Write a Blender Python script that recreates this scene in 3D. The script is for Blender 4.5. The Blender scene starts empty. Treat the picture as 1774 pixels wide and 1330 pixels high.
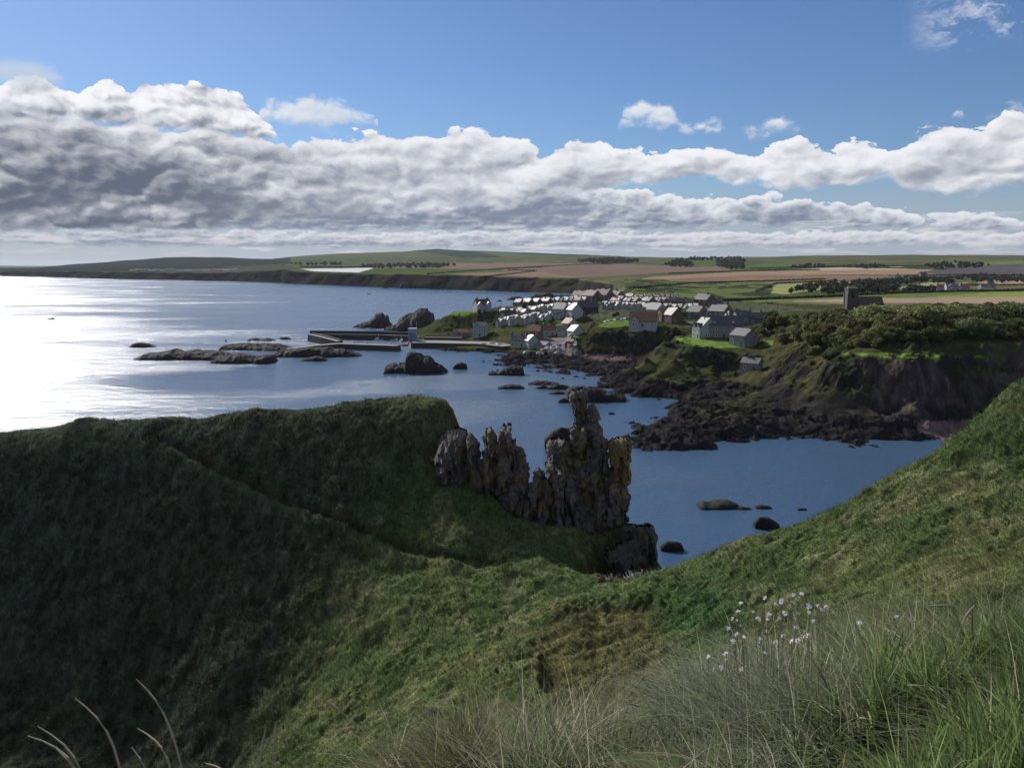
import bpy, bmesh, math, random
import numpy as np
from mathutils import Vector, Matrix, Euler
from mathutils.bvhtree import BVHTree
rad = math.radians
random.seed(7)
RNG = np.random.default_rng(11)
SC = bpy.context.scene
COL = SC.collection

# ------------------------------------------------------------------ camera
H, FPX, HROW = 50.0, 1392.0, 458.0          # eye height, focal length and horizon row in photo pixels
TH = math.atan((665 - HROW) / FPX)
cd = bpy.data.cameras.new("camera"); cam = bpy.data.objects.new("camera", cd); COL.objects.link(cam)
cd.sensor_width = 36.0; cd.lens = 36.0 * FPX / 1774.0
cd.clip_start = 0.1; cd.clip_end = 90000
cam.location = (0, 0, H); cam.rotation_euler = (math.pi / 2 - TH, 0, 0)
SC.camera = cam

# ------------------------------------------------------------------ light
SUN_AZ, SUN_EL = rad(-36), rad(33)          # azimuth from +Y towards +X
SUN_DIR = Vector((math.sin(SUN_AZ) * math.cos(SUN_EL), math.cos(SUN_AZ) * math.cos(SUN_EL), math.sin(SUN_EL)))
sd = bpy.data.lights.new("sun", 'SUN'); sd.energy = 4.6; sd.angle = rad(0.5); sd.color = (1.0, 0.95, 0.88)
sun = bpy.data.objects.new("sun", sd); COL.objects.link(sun)
sun.rotation_euler = SUN_DIR.to_track_quat('Z', 'Y').to_euler()
VS = SC.view_settings
VS.view_transform = 'Standard'; VS.look = 'None'; VS.gamma = 1.0; VS.use_curve_mapping = False
VS.exposure = 0.3
CY = SC.cycles
CY.max_bounces = 6; CY.diffuse_bounces = 2; CY.glossy_bounces = 2; CY.transmission_bounces = 2
CY.transparent_max_bounces = 16; CY.volume_bounces = 0
CY.caustics_reflective = False; CY.caustics_refractive = False
CY.sample_clamp_indirect = 4.0
CY.use_denoising = True

def pix(px, row):
    """direction of a photo pixel, scaled so that its forward (y) component is 1"""
    u = (px - 887.0) / FPX; v = (665.0 - row) / FPX
    dy = math.cos(TH) + v * math.sin(TH); dz = -math.sin(TH) + v * math.cos(TH)
    return u / dy, dz / dy
def at(px, row, D):
    a, b = pix(px, row)
    return np.array((a * D, D, H + b * D))
def atz(px, row, z):
    a, b = pix(px, row)
    D = (z - H) / b
    return np.array((a * D, D, z))
def azel(px, row):
    a, b = pix(px, row)
    l = math.sqrt(1 + a * a + b * b)
    return math.degrees(math.atan2(a, 1)), math.degrees(math.asin(b / l))

# ------------------------------------------------------------------ node helpers
class NT:
    def __init__(s, nt): s.nt = nt
    def n(s, t, **k):
        x = s.nt.nodes.new(t)
        for a, b in k.items(): setattr(x, a, b)
        return x
    def put(s, sock, v):
        if isinstance(v, bpy.types.NodeSocket): s.nt.links.new(v, sock)
        elif v is not None: sock.default_value = v
    def m(s, op, a, b=None, c=None, clamp=False):
        x = s.n('ShaderNodeMath', operation=op, use_clamp=clamp)
        for i, v in enumerate((a, b, c)):
            if v is not None: s.put(x.inputs[i], v)
        return x.outputs[0]
    def noise(s, vec, scale, detail=4, rough=0.55, dist=0.0, color=False):
        x = s.n('ShaderNodeTexNoise'); s.put(x.inputs['Vector'], vec)
        x.inputs['Scale'].default_value = scale; x.inputs['Detail'].default_value = detail
        x.inputs['Roughness'].default_value = rough; x.inputs['Distortion'].default_value = dist
        return x.outputs['Color' if color else 'Fac']
    def mix(s, f, a, b, mode='MIX'):
        x = s.n('ShaderNodeMix', data_type='RGBA', blend_type=mode, clamp_factor=True)
        s.put(x.inputs[0], f)
        for i, v in ((6, a), (7, b)):
            if isinstance(v, tuple) and len(v) == 3: v = v + (1,)
            s.put(x.inputs[i], v)
        return x.outputs[2]
    def ramp(s, v, lo, hi, a=0.0, b=1.0, smooth=True):
        x = s.n('ShaderNodeMapRange', interpolation_type='SMOOTHSTEP' if smooth else 'LINEAR')
        s.put(x.inputs[0], v); s.put(x.inputs[1], lo); s.put(x.inputs[2], hi); s.put(x.inputs[3], a); s.put(x.inputs[4], b)
        return x.outputs[0]
    def comb(s, x, y, z=0.0):
        c = s.n('ShaderNodeCombineXYZ')
        for i, v in enumerate((x, y, z)): s.put(c.inputs[i], v)
        return c.outputs[0]
    def vm(s, op, a, b=None, scale=None):
        x = s.n('ShaderNodeVectorMath', operation=op); s.put(x.inputs[0], a)
        if b is not None: s.put(x.inputs[1], b)
        if scale is not None: s.put(x.inputs['Scale'], scale)
        return x.outputs[0]

def new_mat(name):
    m = bpy.data.materials.new(name); m.use_nodes = True
    g = NT(m.node_tree); b = m.node_tree.nodes['Principled BSDF']
    return m, g, b
def simple_mat(name, col, rough=0.8, var=0.15, scale=3.0, metal=0.0, bump=0.0, spec=0.5, em=None):
    m, g, b = new_mat(name)
    tc = g.n('ShaderNodeTexCoord').outputs['Object']
    nz = g.noise(tc, scale, 4)
    lo = tuple(c * (1 - var) for c in col); hi = tuple(min(1, c * (1 + var)) for c in col)
    g.put(b.inputs['Base Color'], g.mix(nz, lo, hi))
    b.inputs['Roughness'].default_value = rough; b.inputs['Metallic'].default_value = metal
    b.inputs['Specular IOR Level'].default_value = spec
    if bump:
        bp = g.n('ShaderNodeBump'); bp.inputs['Strength'].default_value = 0.6; bp.inputs['Distance'].default_value = bump
        g.put(bp.inputs['Height'], g.noise(tc, scale * 4, 5)); g.put(b.inputs['Normal'], bp.outputs[0])
    return m

# ------------------------------------------------------------------ sky
W = bpy.data.worlds.new("World"); SC.world = W; W.use_nodes = True
def build_sky():
    nt = W.node_tree; g = NT(nt); bg = nt.nodes['Background']
    sky = g.n('ShaderNodeTexSky', sky_type='NISHITA'); sky.sun_disc = False
    sky.sun_elevation = SUN_EL; sky.sun_rotation = SUN_AZ
    sky.air_density = 1.0; sky.dust_density = 0.25; sky.ozone_density = 1.6; sky.altitude = 50
    K = 0.068
    tc = g.n('ShaderNodeTexCoord').outputs['Generated']
    sp = g.n('ShaderNodeSeparateXYZ'); g.put(sp.inputs[0], tc)
    X, Y, Z = sp.outputs
    az = g.m('MULTIPLY', g.m('ARCTAN2', X, Y), 180 / math.pi)
    el = g.m('MULTIPLY', g.m('ARCSINE', Z), 180 / math.pi)
    A0, A1, E1 = -45.0, 45.0, 24.0
    an = g.m('DIVIDE', g.m('SUBTRACT', az, A0), A1 - A0, clamp=True)
    def curve(pts):
        """elevation as a function of azimuth through photo points (px, row)"""
        c = g.n('ShaderNodeFloatCurve'); cu = c.mapping.curves[0]
        P = sorted(((azel(p, r)[0] - A0) / (A1 - A0), max(0.0, (azel(p, r)[1] + 4) / E1)) for p, r in pts)
        while len(cu.points) < len(P): cu.points.new(0.5, 0.5)
        for q, (x, y) in zip(cu.points, P):
            q.location = (x, min(y, 1)); q.handle_type = 'VECTOR'
        c.mapping.update(); g.put(c.inputs['Value'], an)
        return g.m('SUBTRACT', g.m('MULTIPLY', c.outputs[0], E1), 4.0)
    # perspective-like cloud coordinates: features shrink towards the horizon
    def coords(k, sx, sy, seed):
        return g.comb(g.m('MULTIPLY', az, sx), g.m('MULTIPLY', el, sy), seed)
    warp = g.noise(coords(0, .35, .5, 3.3), 1.0, 3, 0.6, color=True)
    wv = g.vm('SCALE', g.vm('SUBTRACT', warp, (0.5, 0.5, 0.5)), scale=1.3)
    def billow(sx, sy, seed, detail=8, rough=0.54):
        p = g.vm('ADD', coords(0, sx, sy, seed), g.vm('SCALE', wv, scale=.55))
        def hgt(q, dt):
            v = g.n('ShaderNodeTexVoronoi', feature='F1', voronoi_dimensions='2D'); v.inputs['Scale'].default_value = 1.25
            v.inputs['Detail'].default_value = 1.6; v.inputs['Roughness'].default_value = .35; v.inputs['Lacunarity'].default_value = 2.3
            g.put(v.inputs['Vector'], q)
            return g.m('ADD', g.m('MULTIPLY', g.noise(q, .72, dt, rough), .72), g.m('MULTIPLY', g.m('SUBTRACT', .95, v.outputs['Distance']), .32))
        n0 = hgt(p, detail)
        n1 = hgt(g.vm('ADD', p, (-0.10, 0.20, 0.0)), detail - 2)
        fine = g.m('SUBTRACT', g.noise(p, 3.6, 5, .66), .5)
        return g.m('ADD', n0, g.m('MULTIPLY', fine, .30)), g.m('SUBTRACT', n0, n1)         # height and light from the upper left
    big_ = g.noise(g.vm('ADD', coords(0, .16, .42, 30.0), g.vm('SCALE', wv, scale=.25)), 1.0, 4, .5)
    shd_ = g.m('MULTIPLY', g.m('MULTIPLY', g.ramp(az, -4.0, -22.0), g.ramp(el, 10.0, 7.5)), .30)
    # -- base sky
    S = g.mix(1.0, sky.outputs[0], (SKYT[0], SKYT[1], SKYT[2]), 'MULTIPLY')
    lift = g.ramp(el, 0.0, 30.0, 1.0, 0.0)
    out = g.vm('SCALE', S, scale=K)
    def layer(out, top, bot, nA, ampT, ampB, soft, softB, bright, dark, hgt, seedless, gain=1.0, opac=1.0, dmax=1.0):
        n0, dl = nA
        nt_ = g.m('MULTIPLY', g.m('SUBTRACT', n0, 0.5), ampT)
        nb_ = g.m('MULTIPLY', g.m('SUBTRACT', n0, 0.5), ampB)
        dT = g.m('ADD', g.m('SUBTRACT', top, el), nt_)              # depth below the ragged top
        dB = g.m('ADD', g.m('SUBTRACT', el, bot), nb_)
        a = g.m('MULTIPLY', g.ramp(dT, 0.0, soft), g.ramp(dB, 0.0, softB))
        a = g.m('MULTIPLY', a, opac)
        body = g.ramp(dT, 0.0, hgt, 0.0, dmax)                       # bright rim to grey base
        rim = g.m('MULTIPLY', g.ramp(dT, .15, .9, 1.0, 0.0), .18)
        pat = g.m('MULTIPLY', g.m('SUBTRACT', big_, .5), 1.2)
        lit = g.m('ADD', g.m('ADD', g.m('SUBTRACT', g.m('SUBTRACT', .74, shd_), g.m('MULTIPLY', body, .50)), g.m('ADD', rim, pat)), g.m('MULTIPLY', dl, gain))
        c = g.mix(g.ramp(lit, -.35, 1.15), dark, bright)
        return g.mix(a, out, c)
    WH, LG = (0.80, 0.82, 0.86), (0.50, 0.54, 0.62)
    # horizon veil
    veil = g.ramp(el, 0.0, 7.0, 1.0, 0.0)
    out = g.mix(g.m('MULTIPLY', veil, 0.85), out, (0.31, 0.34, 0.42))
    nG = billow(0.8, 1.9, 5.5)
    t = curve([(-400, 398), (0, 400), (300, 396), (600, 402), (900, 397), (1200, 403), (1500, 398), (1774, 402), (2200, 400)])
    b = curve([(-400, 424), (2200, 424)])
    out = layer(out, t, b, nG, 1.2, .8, 0.15, 0.4, (0.60, 0.61, 0.64), (0.22, 0.25, 0.33), 1.0, 0, gain=2.2, dmax=1.5)
    # far low cumulus row
    nF = billow(0.55, 1.1, 1.7)
    t = curve([(-400, 330), (0, 330), (300, 330), (520, 328), (600, 335), (760, 330), (900, 322), (1100, 325), (1200, 345), (1300, 335),
               (1400, 342), (1500, 352), (1570, 362), (1600, 380), (1640, 368), (1774, 366), (2200, 370)])
    b = curve([(-400, 404), (400, 402), (1000, 405), (1300, 398), (1590, 400), (1774, 404), (2200, 400)])
    out = layer(out, t, b, nF, 2.2, 1.2, 0.14, 0.5, (0.66, 0.68, 0.72), (0.17, 0.20, 0.28), 1.5, 0, gain=2.2, dmax=1.6)
    # thin streaks near the horizon
    st = g.noise(g.vm('ADD', coords(0, .22, 2.2, 9.0), g.vm('SCALE', wv, scale=.6)), 1.0, 6, .6)
    stm = g.m('MULTIPLY', g.ramp(st, .5, .64), g.m('MULTIPLY', g.ramp(el, .3, 1.2), g.ramp(el, 3.8, 2.2)))
    out = g.mix(g.m('MULTIPLY', stm, .7), out, (0.58, 0.58, 0.60))
    # middle band
    nM = billow(0.30, 0.55, 4.1)
    t = curve([(-400, 180), (0, 190), (200, 200), (400, 225), (480, 250), (560, 238), (640, 230), (740, 224), (850, 226), (910, 238), (950, 262),
               (975, 248), (1000, 228), (1050, 240), (1080, 262), (1150, 258), (1200, 252), (1270, 262), (1300, 268), (1340, 246), (1440, 244),
               (1500, 238), (1545, 258), (1570, 240), (1600, 218), (1660, 212), (1720, 205), (1774, 200), (2200, 150)])
    b = curve([(-400, 410), (0, 408), (300, 405), (500, 392), (700, 372), (900, 362), (1000, 350), (1080, 322), (1200, 322), (1290, 318), (1400, 335),
               (1480, 330), (1540, 300), (1570, 335), (1650, 345), (1774, 325), (2200, 330)])
    dk = g.mix(g.ramp(az, -27.0, -2.0), (0.10, 0.115, 0.165), (0.24, 0.265, 0.33))
    out = layer(out, t, b, nM, 3.2, 2.2, 0.14, 0.6, (0.72, 0.73, 0.76), dk, 3.6, 0, gain=2.6)
    # bright patches torn out of the dark mass at the left
    # top left cumulus
    nT = billow(0.42, 0.62, 7.7)
    t = curve([(-400, 150), (0, 148), (20, 135), (75, 128), (130, 152), (190, 130), (215, 150), (260, 140), (330, 145), (375, 143), (400, 160),
               (430, 182), (460, 214), (485, 240), (500, 262), (520, 330), (2200, 330)])
    b = curve([(-400, 225), (0, 218), (150, 226), (300, 236), (420, 246), (490, 250), (505, 240), (520, 230), (2200, 230)])
    out = layer(out, t, b, nT, 2.2, 0.8, 0.10, 0.8, (0.76, 0.77, 0.80), (0.15, 0.17, 0.23), 4.0, 0, gain=3.2)
    # small puffs
    nP = billow(0.5, 0.8, 12.1)
    t = curve([(-400, 330), (430, 330), (442, 195), (455, 176), (520, 164), (570, 168), (610, 182), (655, 204), (665, 330), (1055, 330), (1068, 205), (1080, 178),
               (1125, 168), (1165, 180), (1185, 208), (1200, 218), (1240, 210), (1300, 208), (1335, 192), (1380, 205), (1405, 222), (1415, 330),
               (1615, 330), (1622, 192), (1650, 184), (1676, 190), (1685, 330), (1700, 192), (1774, 180), (2200, 170)])
    b = curve([(-400, 232), (430, 232), (520, 222), (560, 236), (655, 224), (700, 225), (1060, 225), (1125, 222), (1190, 232), (1300, 238), (1405, 240), (1500, 210),
               (1676, 206), (1774, 215), (2200, 215)])
    out = layer(out, t, b, nP, 2.0, 2.4, 0.6, 1.0, (0.64, 0.67, 0.72), (0.38, 0.44, 0.54), 2.4, 0, gain=2.0, opac=.92)
    # smooth veil top left, wisps top right
    t = curve([(-400, 60), (0, 92), (60, 95), (95, 112), (120, 140), (140, 230), (2200, 400)])
    b = curve([(-400, 160), (0, 160), (150, 160), (2200, 160)])
    nW = billow(0.3, 0.9, 15.5, 5)
    out = layer(out, t, b, nW, 0.8, 1.0, 0.9, 1.0, (0.48, 0.54, 0.63), (0.38, 0.45, 0.56), 3.0, 0, gain=1.0, opac=.8)
    w = g.noise(g.vm('ADD', coords(0, .3, .6, 21.0), wv), 1.0, 8, .65)
    wm = g.m('MULTIPLY', g.ramp(w, .46, .66), g.m('MULTIPLY', g.ramp(az, 24.5, 28.0), g.ramp(el, 12.2, 13.6)))
    out = g.mix(g.m('MULTIPLY', wm, .7), out, (0.56, 0.60, 0.68))
    # broken bright cloud added overhead and behind, out of view, to lift ambient light
    oc = g.noise(g.vm('ADD', g.vm('SCALE', tc, scale=2.2), (4.0, 1.0, 0.0)), 1.0, 5, .55)
    ab = g.m('MAXIMUM', g.ramp(el, 27.0, 40.0), g.m('MULTIPLY', g.ramp(g.m('ABSOLUTE', az), 50.0, 75.0), g.ramp(el, 3.0, 8.0)))
    out = g.mix(g.m('MULTIPLY', g.ramp(oc, .48, .62), ab), out, g.mix(g.ramp(oc, .5, .75), (.60, .62, .66), (.36, .39, .46)))
    g.put(bg.inputs['Color'], out); bg.inputs['Strength'].default_value = SKYK
SKYT, SKYK = (0.60, 0.76, 1.02), 1.0
build_sky()
W.cycles.sampling_method = 'MANUAL'; W.cycles.sample_map_resolution = 512

# ------------------------------------------------------------------ numpy noise
def _h(ix, iy, s):
    n = (ix.astype(np.int64) * 374761393 + iy.astype(np.int64) * 668265263 + s * 1442695041) & 0xFFFFFFFF
    n = ((n ^ (n >> 13)) * 1274126177) & 0xFFFFFFFF
    n = (n ^ (n >> 16)) & 0xFFFFFF
    return n / float(0xFFFFFF)
def vn(x, y, s=0):
    ix = np.floor(x); iy = np.floor(y); fx = x - ix; fy = y - iy
    fx = fx * fx * fx * (fx * (fx * 6 - 15) + 10); fy = fy * fy * fy * (fy * (fy * 6 - 15) + 10)
    a = _h(ix, iy, s); b = _h(ix + 1, iy, s); c = _h(ix, iy + 1, s); d = _h(ix + 1, iy + 1, s)
    return (a + (b - a) * fx) * (1 - fy) + (c + (d - c) * fx) * fy
def fbm(x, y, s=0, o=5, g=0.5):
    r = 0; a = 1.0; t = 0
    for i in range(o):
        r = r + a * (vn(x, y, s + i * 17) * 2 - 1); t += a; a *= g
        x, y = x * 1.62 - y * 1.18 + 3.1, x * 1.18 + y * 1.62 + 1.7
    return r / t
def ridg(x, y, s=0, o=5, g=0.55):
    r = 0; a = 1.0; t = 0
    for i in range(o):
        r = r + a * (1 - np.abs(vn(x, y, s + i * 17) * 2 - 1)); t += a; a *= g
        x, y = x * 1.62 - y * 1.18 + 3.1, x * 1.18 + y * 1.62 + 1.7
    return r / t
def cellblk(x, y, s=0):
    """blocky cells: value of the nearest jittered point, and distance to it"""
    ix = np.floor(x); iy = np.floor(y); best = np.full(x.shape, 9.0); val = np.zeros(x.shape)
    for dx in (-1, 0, 1):
        for dy in (-1, 0, 1):
            cx = ix + dx; cy = iy + dy
            d = (cx + _h(cx, cy, s) - x) ** 2 + (cy + _h(cx, cy, s + 5) - y) ** 2
            k = d < best; best = np.where(k, d, best); val = np.where(k, _h(cx, cy, s + 9), val)
    return val, np.sqrt(best)
def sstep(a, b, x):
    t = np.clip((x - a) / (b - a), 0, 1); return t * t * (3 - 2 * t)
def inpoly(poly, x, y):
    r = np.zeros(x.shape, bool); n = len(poly)
    for i in range(n):
        x0, y0 = poly[i]; x1, y1 = poly[(i + 1) % n]
        if y0 == y1: continue
        k = ((y0 > y) != (y1 > y)) & (x < (x1 - x0) * (y - y0) / (y1 - y0) + x0)
        r ^= k
    return r
def fwd_px(x, y, z):
    """photo pixel of world points"""
    dz = z - H; d = y * math.cos(TH) - dz * math.sin(TH); up = y * math.sin(TH) + dz * math.cos(TH); d = np.maximum(d, .3)
    return 887 + FPX * x / d, 665 - FPX * up / d
class RBF:
    def __init__(s, P):
        P = np.array(P, float); s.c = P[:, :2]; n = len(P)
        d = np.linalg.norm(s.c[:, None] - s.c[None], axis=2)
        A = np.zeros((n + 1, n + 1)); A[:n, :n] = d + np.eye(n) * -0.02; A[n, :n] = 1; A[:n, n] = 1
        s.w = np.linalg.solve(A, np.append(P[:, 2], 0))
    def __call__(s, x, y):
        sh = x.shape; x = x.ravel(); y = y.ravel(); o = np.empty(x.shape)
        for i in range(0, len(x), 40000):
            xs = x[i:i + 40000, None] - s.c[None, :, 0]; ys = y[i:i + 40000, None] - s.c[None, :, 1]
            o[i:i + 40000] = np.sqrt(xs * xs + ys * ys) @ s.w[:-1] + s.w[-1]
        return o.reshape(sh)

# ------------------------------------------------------------------ mesh helpers
def tag(o, label=None, cat=None, group=None, kind=None):
    if label: o['label'] = label
    if cat: o['category'] = cat
    if group: o['group'] = group
    if kind: o['kind'] = kind
    return o
def mesh_np(name, V, Fq, mat=None, cols=None, smooth=False, parent=None, tri=False, mats=None, midx=None):
    k = 3 if tri else 4
    V = np.ascontiguousarray(V, np.float32).reshape(-1, 3); Fq = np.ascontiguousarray(Fq, np.int32).reshape(-1, k)
    me = bpy.data.meshes.new(name)
    me.vertices.add(len(V)); me.vertices.foreach_set('co', V.ravel())
    me.loops.add(len(Fq) * k); me.loops.foreach_set('vertex_index', Fq.ravel())
    me.polygons.add(len(Fq)); me.polygons.foreach_set('loop_start', np.arange(0, len(Fq) * k, k, dtype=np.int32))
    if smooth: me.polygons.foreach_set('use_smooth', np.ones(len(Fq), bool))
    else: me.polygons.foreach_set('use_smooth', np.zeros(len(Fq), bool))
    if cols is not None:
        ca = me.color_attributes.new('Col', 'FLOAT_COLOR', 'POINT')
        c = np.ones((len(V), 4), np.float32); c[:, :cols.shape[1]] = cols; ca.data.foreach_set('color', c.ravel())
    for m in (mats or ([mat] if mat else [])): me.materials.append(m)
    if midx is not None: me.polygons.foreach_set('material_index', np.ascontiguousarray(midx, np.int32))
    me.update(calc_edges=True)
    o = bpy.data.objects.new(name, me); COL.objects.link(o)
    if parent: o.parent = parent
    return o
def grid_faces(nr, nc):
    i = np.arange(nr * nc).reshape(nr, nc)
    return np.stack([i[:-1, :-1], i[:-1, 1:], i[1:, 1:], i[1:, :-1]], -1).reshape(-1, 4)
def polar(pxs, Ds):
    U = (pxs - 887) / FPX
    y = np.repeat(Ds[:, None], len(pxs), 1)
    return U[None, :] * y / math.cos(TH), y       # columns are vertical planes through the eye
def gradmag(x, y, z):
    """steepness of a grid surface"""
    e1 = np.stack([np.gradient(q, axis=1) for q in (x, y, z)], -1); e2 = np.stack([np.gradient(q, axis=0) for q in (x, y, z)], -1)
    n = np.cross(e1, e2); l = np.linalg.norm(n, axis=-1) + 1e-12
    return np.abs(n[..., 2]) / l
def attr_mat(name, rough=1.0, bump=0.1, bscale=6.0, var=0.35, vscale=2.0, spec=0.0, fine=25.0):
    m, g, b = new_mat(name)
    tc = g.n('ShaderNodeTexCoord').outputs['Object']
    a = g.n('ShaderNodeAttribute', attribute_name='Col')
    n1 = g.noise(tc, vscale, 5, .6); n2 = g.noise(tc, fine, 3, .6)
    f = g.m('ADD', g.m('MULTIPLY', n1, .6), g.m('MULTIPLY', n2, .4))
    k = g.ramp(f, .3, .7, 1 - var, 1 + var, smooth=False)
    g.put(b.inputs['Base Color'], g.vm('SCALE', a.outputs['Color'], scale=k))
    b.inputs['Roughness'].default_value = rough; b.inputs['Specular IOR Level'].default_value = spec
    if bump:
        bp = g.n('ShaderNodeBump'); bp.inputs['Strength'].default_value = 0.8; bp.inputs['Distance'].default_value = bump
        g.put(bp.inputs['Height'], g.noise(tc, bscale, 6, .65)); g.put(b.inputs['Normal'], bp.outputs[0])
    return m

# ================================================================== sea
def build_sea():
    m, g, b = new_mat('sea_water')
    tc = g.n('ShaderNodeTexCoord').outputs['Object']
    mp = g.n('ShaderNodeMapping'); g.put(mp.inputs[0], tc); mp.inputs['Rotation'].default_value = (0, 0, rad(12)); mp.inputs['Scale'].default_value = (.42, 1, 1)
    v = mp.outputs[0]
    big = g.noise(v, .13, 3, .55); mid = g.noise(v, .5, 4, .6); sm = g.noise(v, 1.6, 4, .7)
    calm = g.ramp(g.noise(v, .006, 3, .6, .8), .42, .62)            # wind patches
    sx = g.n('ShaderNodeSeparateXYZ'); g.put(sx.inputs[0], tc)
    opn = g.m('MAXIMUM', g.ramp(g.m('ADD', sx.outputs[0], g.m('MULTIPLY', sx.outputs[1], .12)), 120.0, -420.0), g.ramp(sx.outputs[1], 400.0, 1100.0))   # open water outside the bay
    h = g.m('ADD', g.m('ADD', g.m('MULTIPLY', big, g.m('ADD', .25, g.m('MULTIPLY', opn, 1.5))), g.m('MULTIPLY', mid, g.m('ADD', .18, g.m('MULTIPLY', opn, .35)))), g.m('MULTIPLY', sm, g.m('ADD', .22, g.m('MULTIPLY', calm, .25))))
    gust = g.ramp(g.noise(g.vm('MULTIPLY', v, (1.1, 1.2, 1)), .010, 5, .65, .8), .36, .66)
    h = g.m('MULTIPLY', h, g.m('ADD', .50, g.m('MULTIPLY', gust, .50)))
    bp = g.n('ShaderNodeBump'); bp.inputs['Strength'].default_value = 1.0; bp.inputs['Distance'].default_value = 1.1
    g.put(bp.inputs['Height'], h); g.put(b.inputs['Normal'], bp.outputs[0])
    g.put(b.inputs['Base Color'], g.mix(calm, (.045, .092, .165), (.05, .095, .16)))
    g.put(b.inputs['Roughness'], g.m('ADD', g.ramp(calm, 0.0, 1.0, .17, .22), g.m('MULTIPLY', gust, .08)))
    b.inputs['IOR'].default_value = 1.33; b.inputs['Specular IOR Level'].default_value = .40
    R = 25000.0
    xs = np.array([-R, -3000, -400, 0, 400, 3000, R]); ys = np.array([-900, 0, 300, 800, 3000, 12000, R])
    X, Y = np.meshgrid(xs, ys)
    o = mesh_np('sea', np.stack([X, Y, X * 0], -1), grid_faces(7, 7), m)
    tag(o, kind='structure')
build_sea()

# ================================================================== far country
PK = [-250, 0, 80, 150, 240, 300, 350, 400, 480, 500, 520, 600, 700, 760, 800, 900, 1000, 1100, 1200, 1300, 1400, 1500, 1600, 1700, 1774, 2050]
FROWS = [
 # rows of the shore / lower edge
 [477, 478, 479.5, 482, 484, 485, 486, 487, 489, 491, 492, 495, 499, 501, 502, 506, 508.5, 516, 532, 542, 546, 548, 548, 548, 548, 548],
 [470, 469.5, 470, 470, 471, 472, 472, 472, 468, 466, 470, 473, 474, 475, 476, 480, 483, 493, 513, 522, 524, 525, 525, 525, 525, 525],
 [468, 467, 466, 465, 465, 466, 467, 467, 464, 463, 465, 466, 466, 466, 466, 468, 470, 478, 492, 497, 500, 500, 502, 503, 503, 503],
 [466, 465, 464.5, 461, 458, 458, 459, 460, 459, 459, 459, 459, 459, 458, 458, 458, 459, 462, 468, 472, 476, 480, 482, 486, 488, 488],
 [464, 464, 464, 457.5, 451, 446, 445, 446, 449, 450, 450, 449, 448, 449, 450, 450, 450, 451, 451, 455, 457, 459, 461, 463, 464, 464],
 [465, 465, 465, 460, 455, 450, 450, 450, 449, 446, 444, 439, 436, 431, 434, 437, 441, 445, 447, 444.5, 443, 442, 441.5, 442, 443, 443]]
seaD = lambda r: 50 / -pix(887, r)[1]
FD = [
 [seaD(r) if p <= 1000 else None for p, r in zip(PK, FROWS[0])],
 [0] * len(PK),
 [4100, 4000, 4000, 3800, 3600, 3500, 3400, 3300, 2900, 2700, 2650, 2550, 2400, 2300, 2250, 2150, 2000, 1500, 1100, 950, 900, 850, 850, 850, 850, 850],
 [4700, 4700, 4700, 4600, 4500, 4400, 4300, 4200, 4000, 3900, 3850, 3700, 3600, 3500, 3450, 3200, 3000, 2500, 2000, 1800, 1600, 1480, 1400, 1350, 1300, 1300],
 [5000, 5000, 5000, 5000, 5000, 5000, 5000, 5000, 4900, 4900, 4800, 4700, 4600, 4500, 4400, 4200, 4000, 3300, 2700, 2500, 2300, 2150, 2000, 1900, 1900, 1900],
 [5400, 5400, 5400, 5500, 5600, 5700, 5800, 5900, 6200, 6300, 6400, 6600, 6800, 6800, 6800, 6600, 6300, 5500, 4500, 4000, 3700, 3500, 3400, 3300, 3300, 3300]]
for i, p in enumerate(PK):
    if p > 1000: FD[0][i] = {1100: 640, 1200: 580, 1300: 530, 1400: 490, 1500: 470}.get(p, 460)
    FD[1][i] = FD[0][i] + 45 if p <= 1000 else {1100: 860, 1200: 700, 1300: 660, 1400: 640, 1500: 620}.get(p, 620)
def far_cols(pxs):
    R = np.array([np.interp(pxs, PK, r) for r in FROWS]); D = np.array([np.interp(pxs, PK, d) for d in FD])
    v = (665 - R) / FPX; sl = (-math.sin(TH) + v * math.cos(TH)) / (math.cos(TH) + v * math.sin(TH))
    return R, D, H + sl * D
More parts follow.
